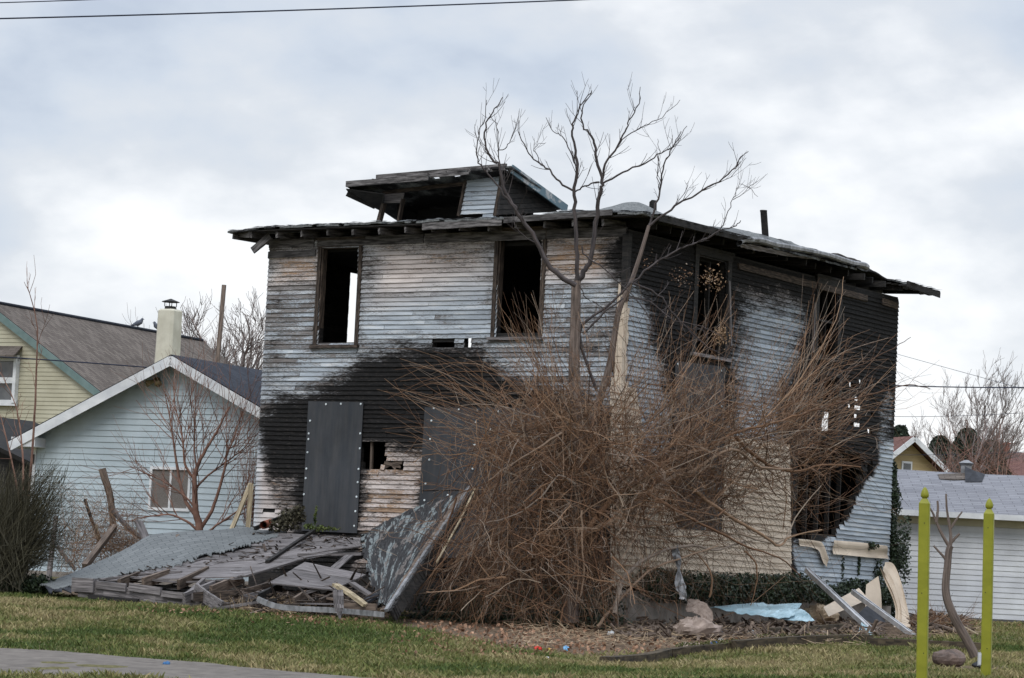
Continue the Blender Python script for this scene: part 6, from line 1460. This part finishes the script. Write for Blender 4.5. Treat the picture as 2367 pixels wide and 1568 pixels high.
tag(mb.build('wood_rubble', M['brownwood'], loc=gh(1700, 1460)), 'broken wood and rubble strewn at the foot of the side wall', 'rubble', kind='stuff')
# firewood sticks behind the posts
for i, (a, b, r_, lb) in enumerate((((2112,1440,53),(2235,1470,51.5),.05,'thickest grey branch on the brushwood pile right of the left post'), ((2120,1452,52.5),(2190,1436,54),.05,'brown log on the brushwood pile pointing up right'), ((2118,1462,52),(2200,1456,52.4),.06,'lowest brown log of the brushwood pile'), ((2180,1440,53),(2262,1468,51.5),.03,'thin pale branch at the right end of the brushwood pile'), ((2115,1428,54),(2160,1418,55),.07,'dark log at the top of the brushwood pile'))):
    mb = MB(); C = curve([at(*a), (at(*a)+at(*b))/2+UP*.05, at(*b)], 8); mb.tube(C, np.linspace(r_, r_*.6, 8), 7); tag(mb.build('log', M['brownwood' if i != 3 else 'palewood']), lb, 'log', 'logs of the brushwood pile')
mb = MB(); fan(mb, 170, (2110,2220,1430,1465), (2105,2260,1415,1470), lambda x: 53.0, .5, .5, (-.1, .2), (.004, .010), wig=.04); tag(mb.build('brushwood_pile', M['twig'], loc=gh(2170, 1470)), 'low pile of brown brushwood behind the green posts', 'brushwood')
# tall grass tufts at the wreck
mb = MB()
for x0_, y0_, n_ in ((520,1408,50),(655,1412,60),(600,1400,40),(625,1408,60),(560,1418,30),(700,1402,20)):
    for k in range(n_):
        q = gh(x0_+np.random.normal(0, 10), y0_+np.random.normal(0, 2)); d_ = np.random.normal(0, .09, 3); d_[2] = U_r(.1, .32); mb.tube([q, q+d_*.6, q+d_+np.array([d_[0]*.6, 0, 0])], [.004, .003, .0015], 3, cap=False)
tag(mb.build('tall_dry_grass', M['straw'], loc=gh(620, 1412)), 'sparse tufts of tall dry grass in front of the wreck', 'grass', kind='stuff')

# ================================================================== GREEN POSTS, PRUNED TREE
def green_post(xb, yb, xt, yt, Y, label, latch=False, wd=.106):
    b_ = at(xb, yb, Y); b_[2] = gz(b_[0], b_[1])-.05; tp_ = at(xt, yt, Y); ht = tp_[2]; X, Yy = b_[0], Y; root = empty('green_post', (X, Yy, b_[2]), label, 'post', 'lime green finial posts')
    ang_ = math.radians(-16); ax_ = np.array([math.cos(ang_), math.sin(ang_), 0]); ay_ = np.array([-math.sin(ang_), math.cos(ang_), 0]); lean = np.array([tp_[0]-X, 0, 0])/(ht-b_[2])
    fin = .146; zt_ = ht-fin; mb = MB(); ch = .012; h = wd/2
    sec = [(-h, -h+ch), (-h+ch, -h), (h-ch, -h), (h, -h+ch), (h, h-ch), (h-ch, h), (-h+ch, h), (-h, h-ch)]
    V = []; lv = [(b_[2], 1), (zt_-.02, 1), (zt_+.012, .66), (zt_+.03, .5)]
    for z_, k in lv: V += [np.array([X, Yy, z_])+lean*(z_-b_[2])+ax_*a*k+ay_*c*k for a, c in sec]
    mb.add(V, [(i*8+j, i*8+(j+1) % 8, i*8+8+(j+1) % 8, i*8+8+j) for i in range(3) for j in range(8)]+[tuple(range(24, 32))], [(0, 0)]*32); mb.build('shaft', M['lime'], root)
    mb = MB(); prof = [(.0, .022), (.008, .026), (.018, .037), (.03, .0405), (.045, .0405), (.065, .036), (.085, .028), (.103, .018), (.112, .010), (.117, .003)]
    P = [np.array([X, Yy, zt_+.028+z_])+lean*(zt_+z_-b_[2]) for z_, _ in prof]; mb.tube(P, [r_*1.03 for _, r_ in prof], 18); mb.build('finial', M['lime'], root, smooth=True)
    for k in range(3):
        z_ = b_[2]+(.35, .95, 1.55)[k]*(ht-b_[2])/1.9+U_r(-.05, .05); q = np.array([X, Yy, z_])+lean*(z_-b_[2])-ay_*(h+.001)+ax_*U_r(-.02, .02); mb = MB(); mb.tube([q, q-ay_*.002], [.006, .006], 8); mb.build('screw_hole', M['limb_dark'], root)
    if latch:
        q = np.array([X, Yy, b_[2]+.26])-ax_*(h+.012)-ay_*.02; mb = MB(); mb.beam(q-UP*.07, q+UP*.07, .05, .05, side=ax_); mb.beam(q-UP*.06-ay_*.03, q+UP*.06-ay_*.03, .03, .012, side=ax_); mb.build('latch', M['steel2'], root)
green_post(2132, 1562, 2138, 1126, 28.2, 'taller lime green post with pointed finial, the left of two')
green_post(2279, 1572, 2287, 1152, 29.8, 'lime green post with pointed finial and a metal latch, at right', latch=True)
pt_ = empty('pruned_tree', at(2260, 1522, 36)*np.array([1, 1, 0])+np.array([0, 0, .75]), 'small leafless tree with sawn-off limbs between the two green posts', 'tree')
mb = MB(); Y6 = 37
limb(mb, [(2254,1518),(2235,1480),(2215,1445),(2198,1410),(2188,1380),(2186,1350),(2190,1310),(2193,1275),(2197,1262)], Y6, .064, .043, 10); mb.build('trunk', M['bark'], pt_, smooth=True)
for q, r0, r1 in (([(2196,1268),(2198,1240),(2194,1210),(2189,1180),(2187,1142)], .026, .012), ([(2195,1265),(2180,1240),(2168,1215),(2158,1190),(2150,1175)], .026, .012), ([(2164,1208),(2168,1180),(2167,1158)], .022, .014), ([(2190,1302),(2182,1288),(2170,1275),(2158,1262)], .022, .012), ([(2196,1258),(2206,1246),(2218,1234)], .024, .016), ([(2198,1222),(2210,1202),(2224,1183)], .018, .010)):
    mb = MB(); C, R = limb(mb, q, Y6, r0, r1, 8, jit=.003); mb.tube([C[-1], C[-1]+(C[-1]-C[-2])*.03], [r1, r1*.3], 8); mb.build('limb', M['bark'], pt_, smooth=True)
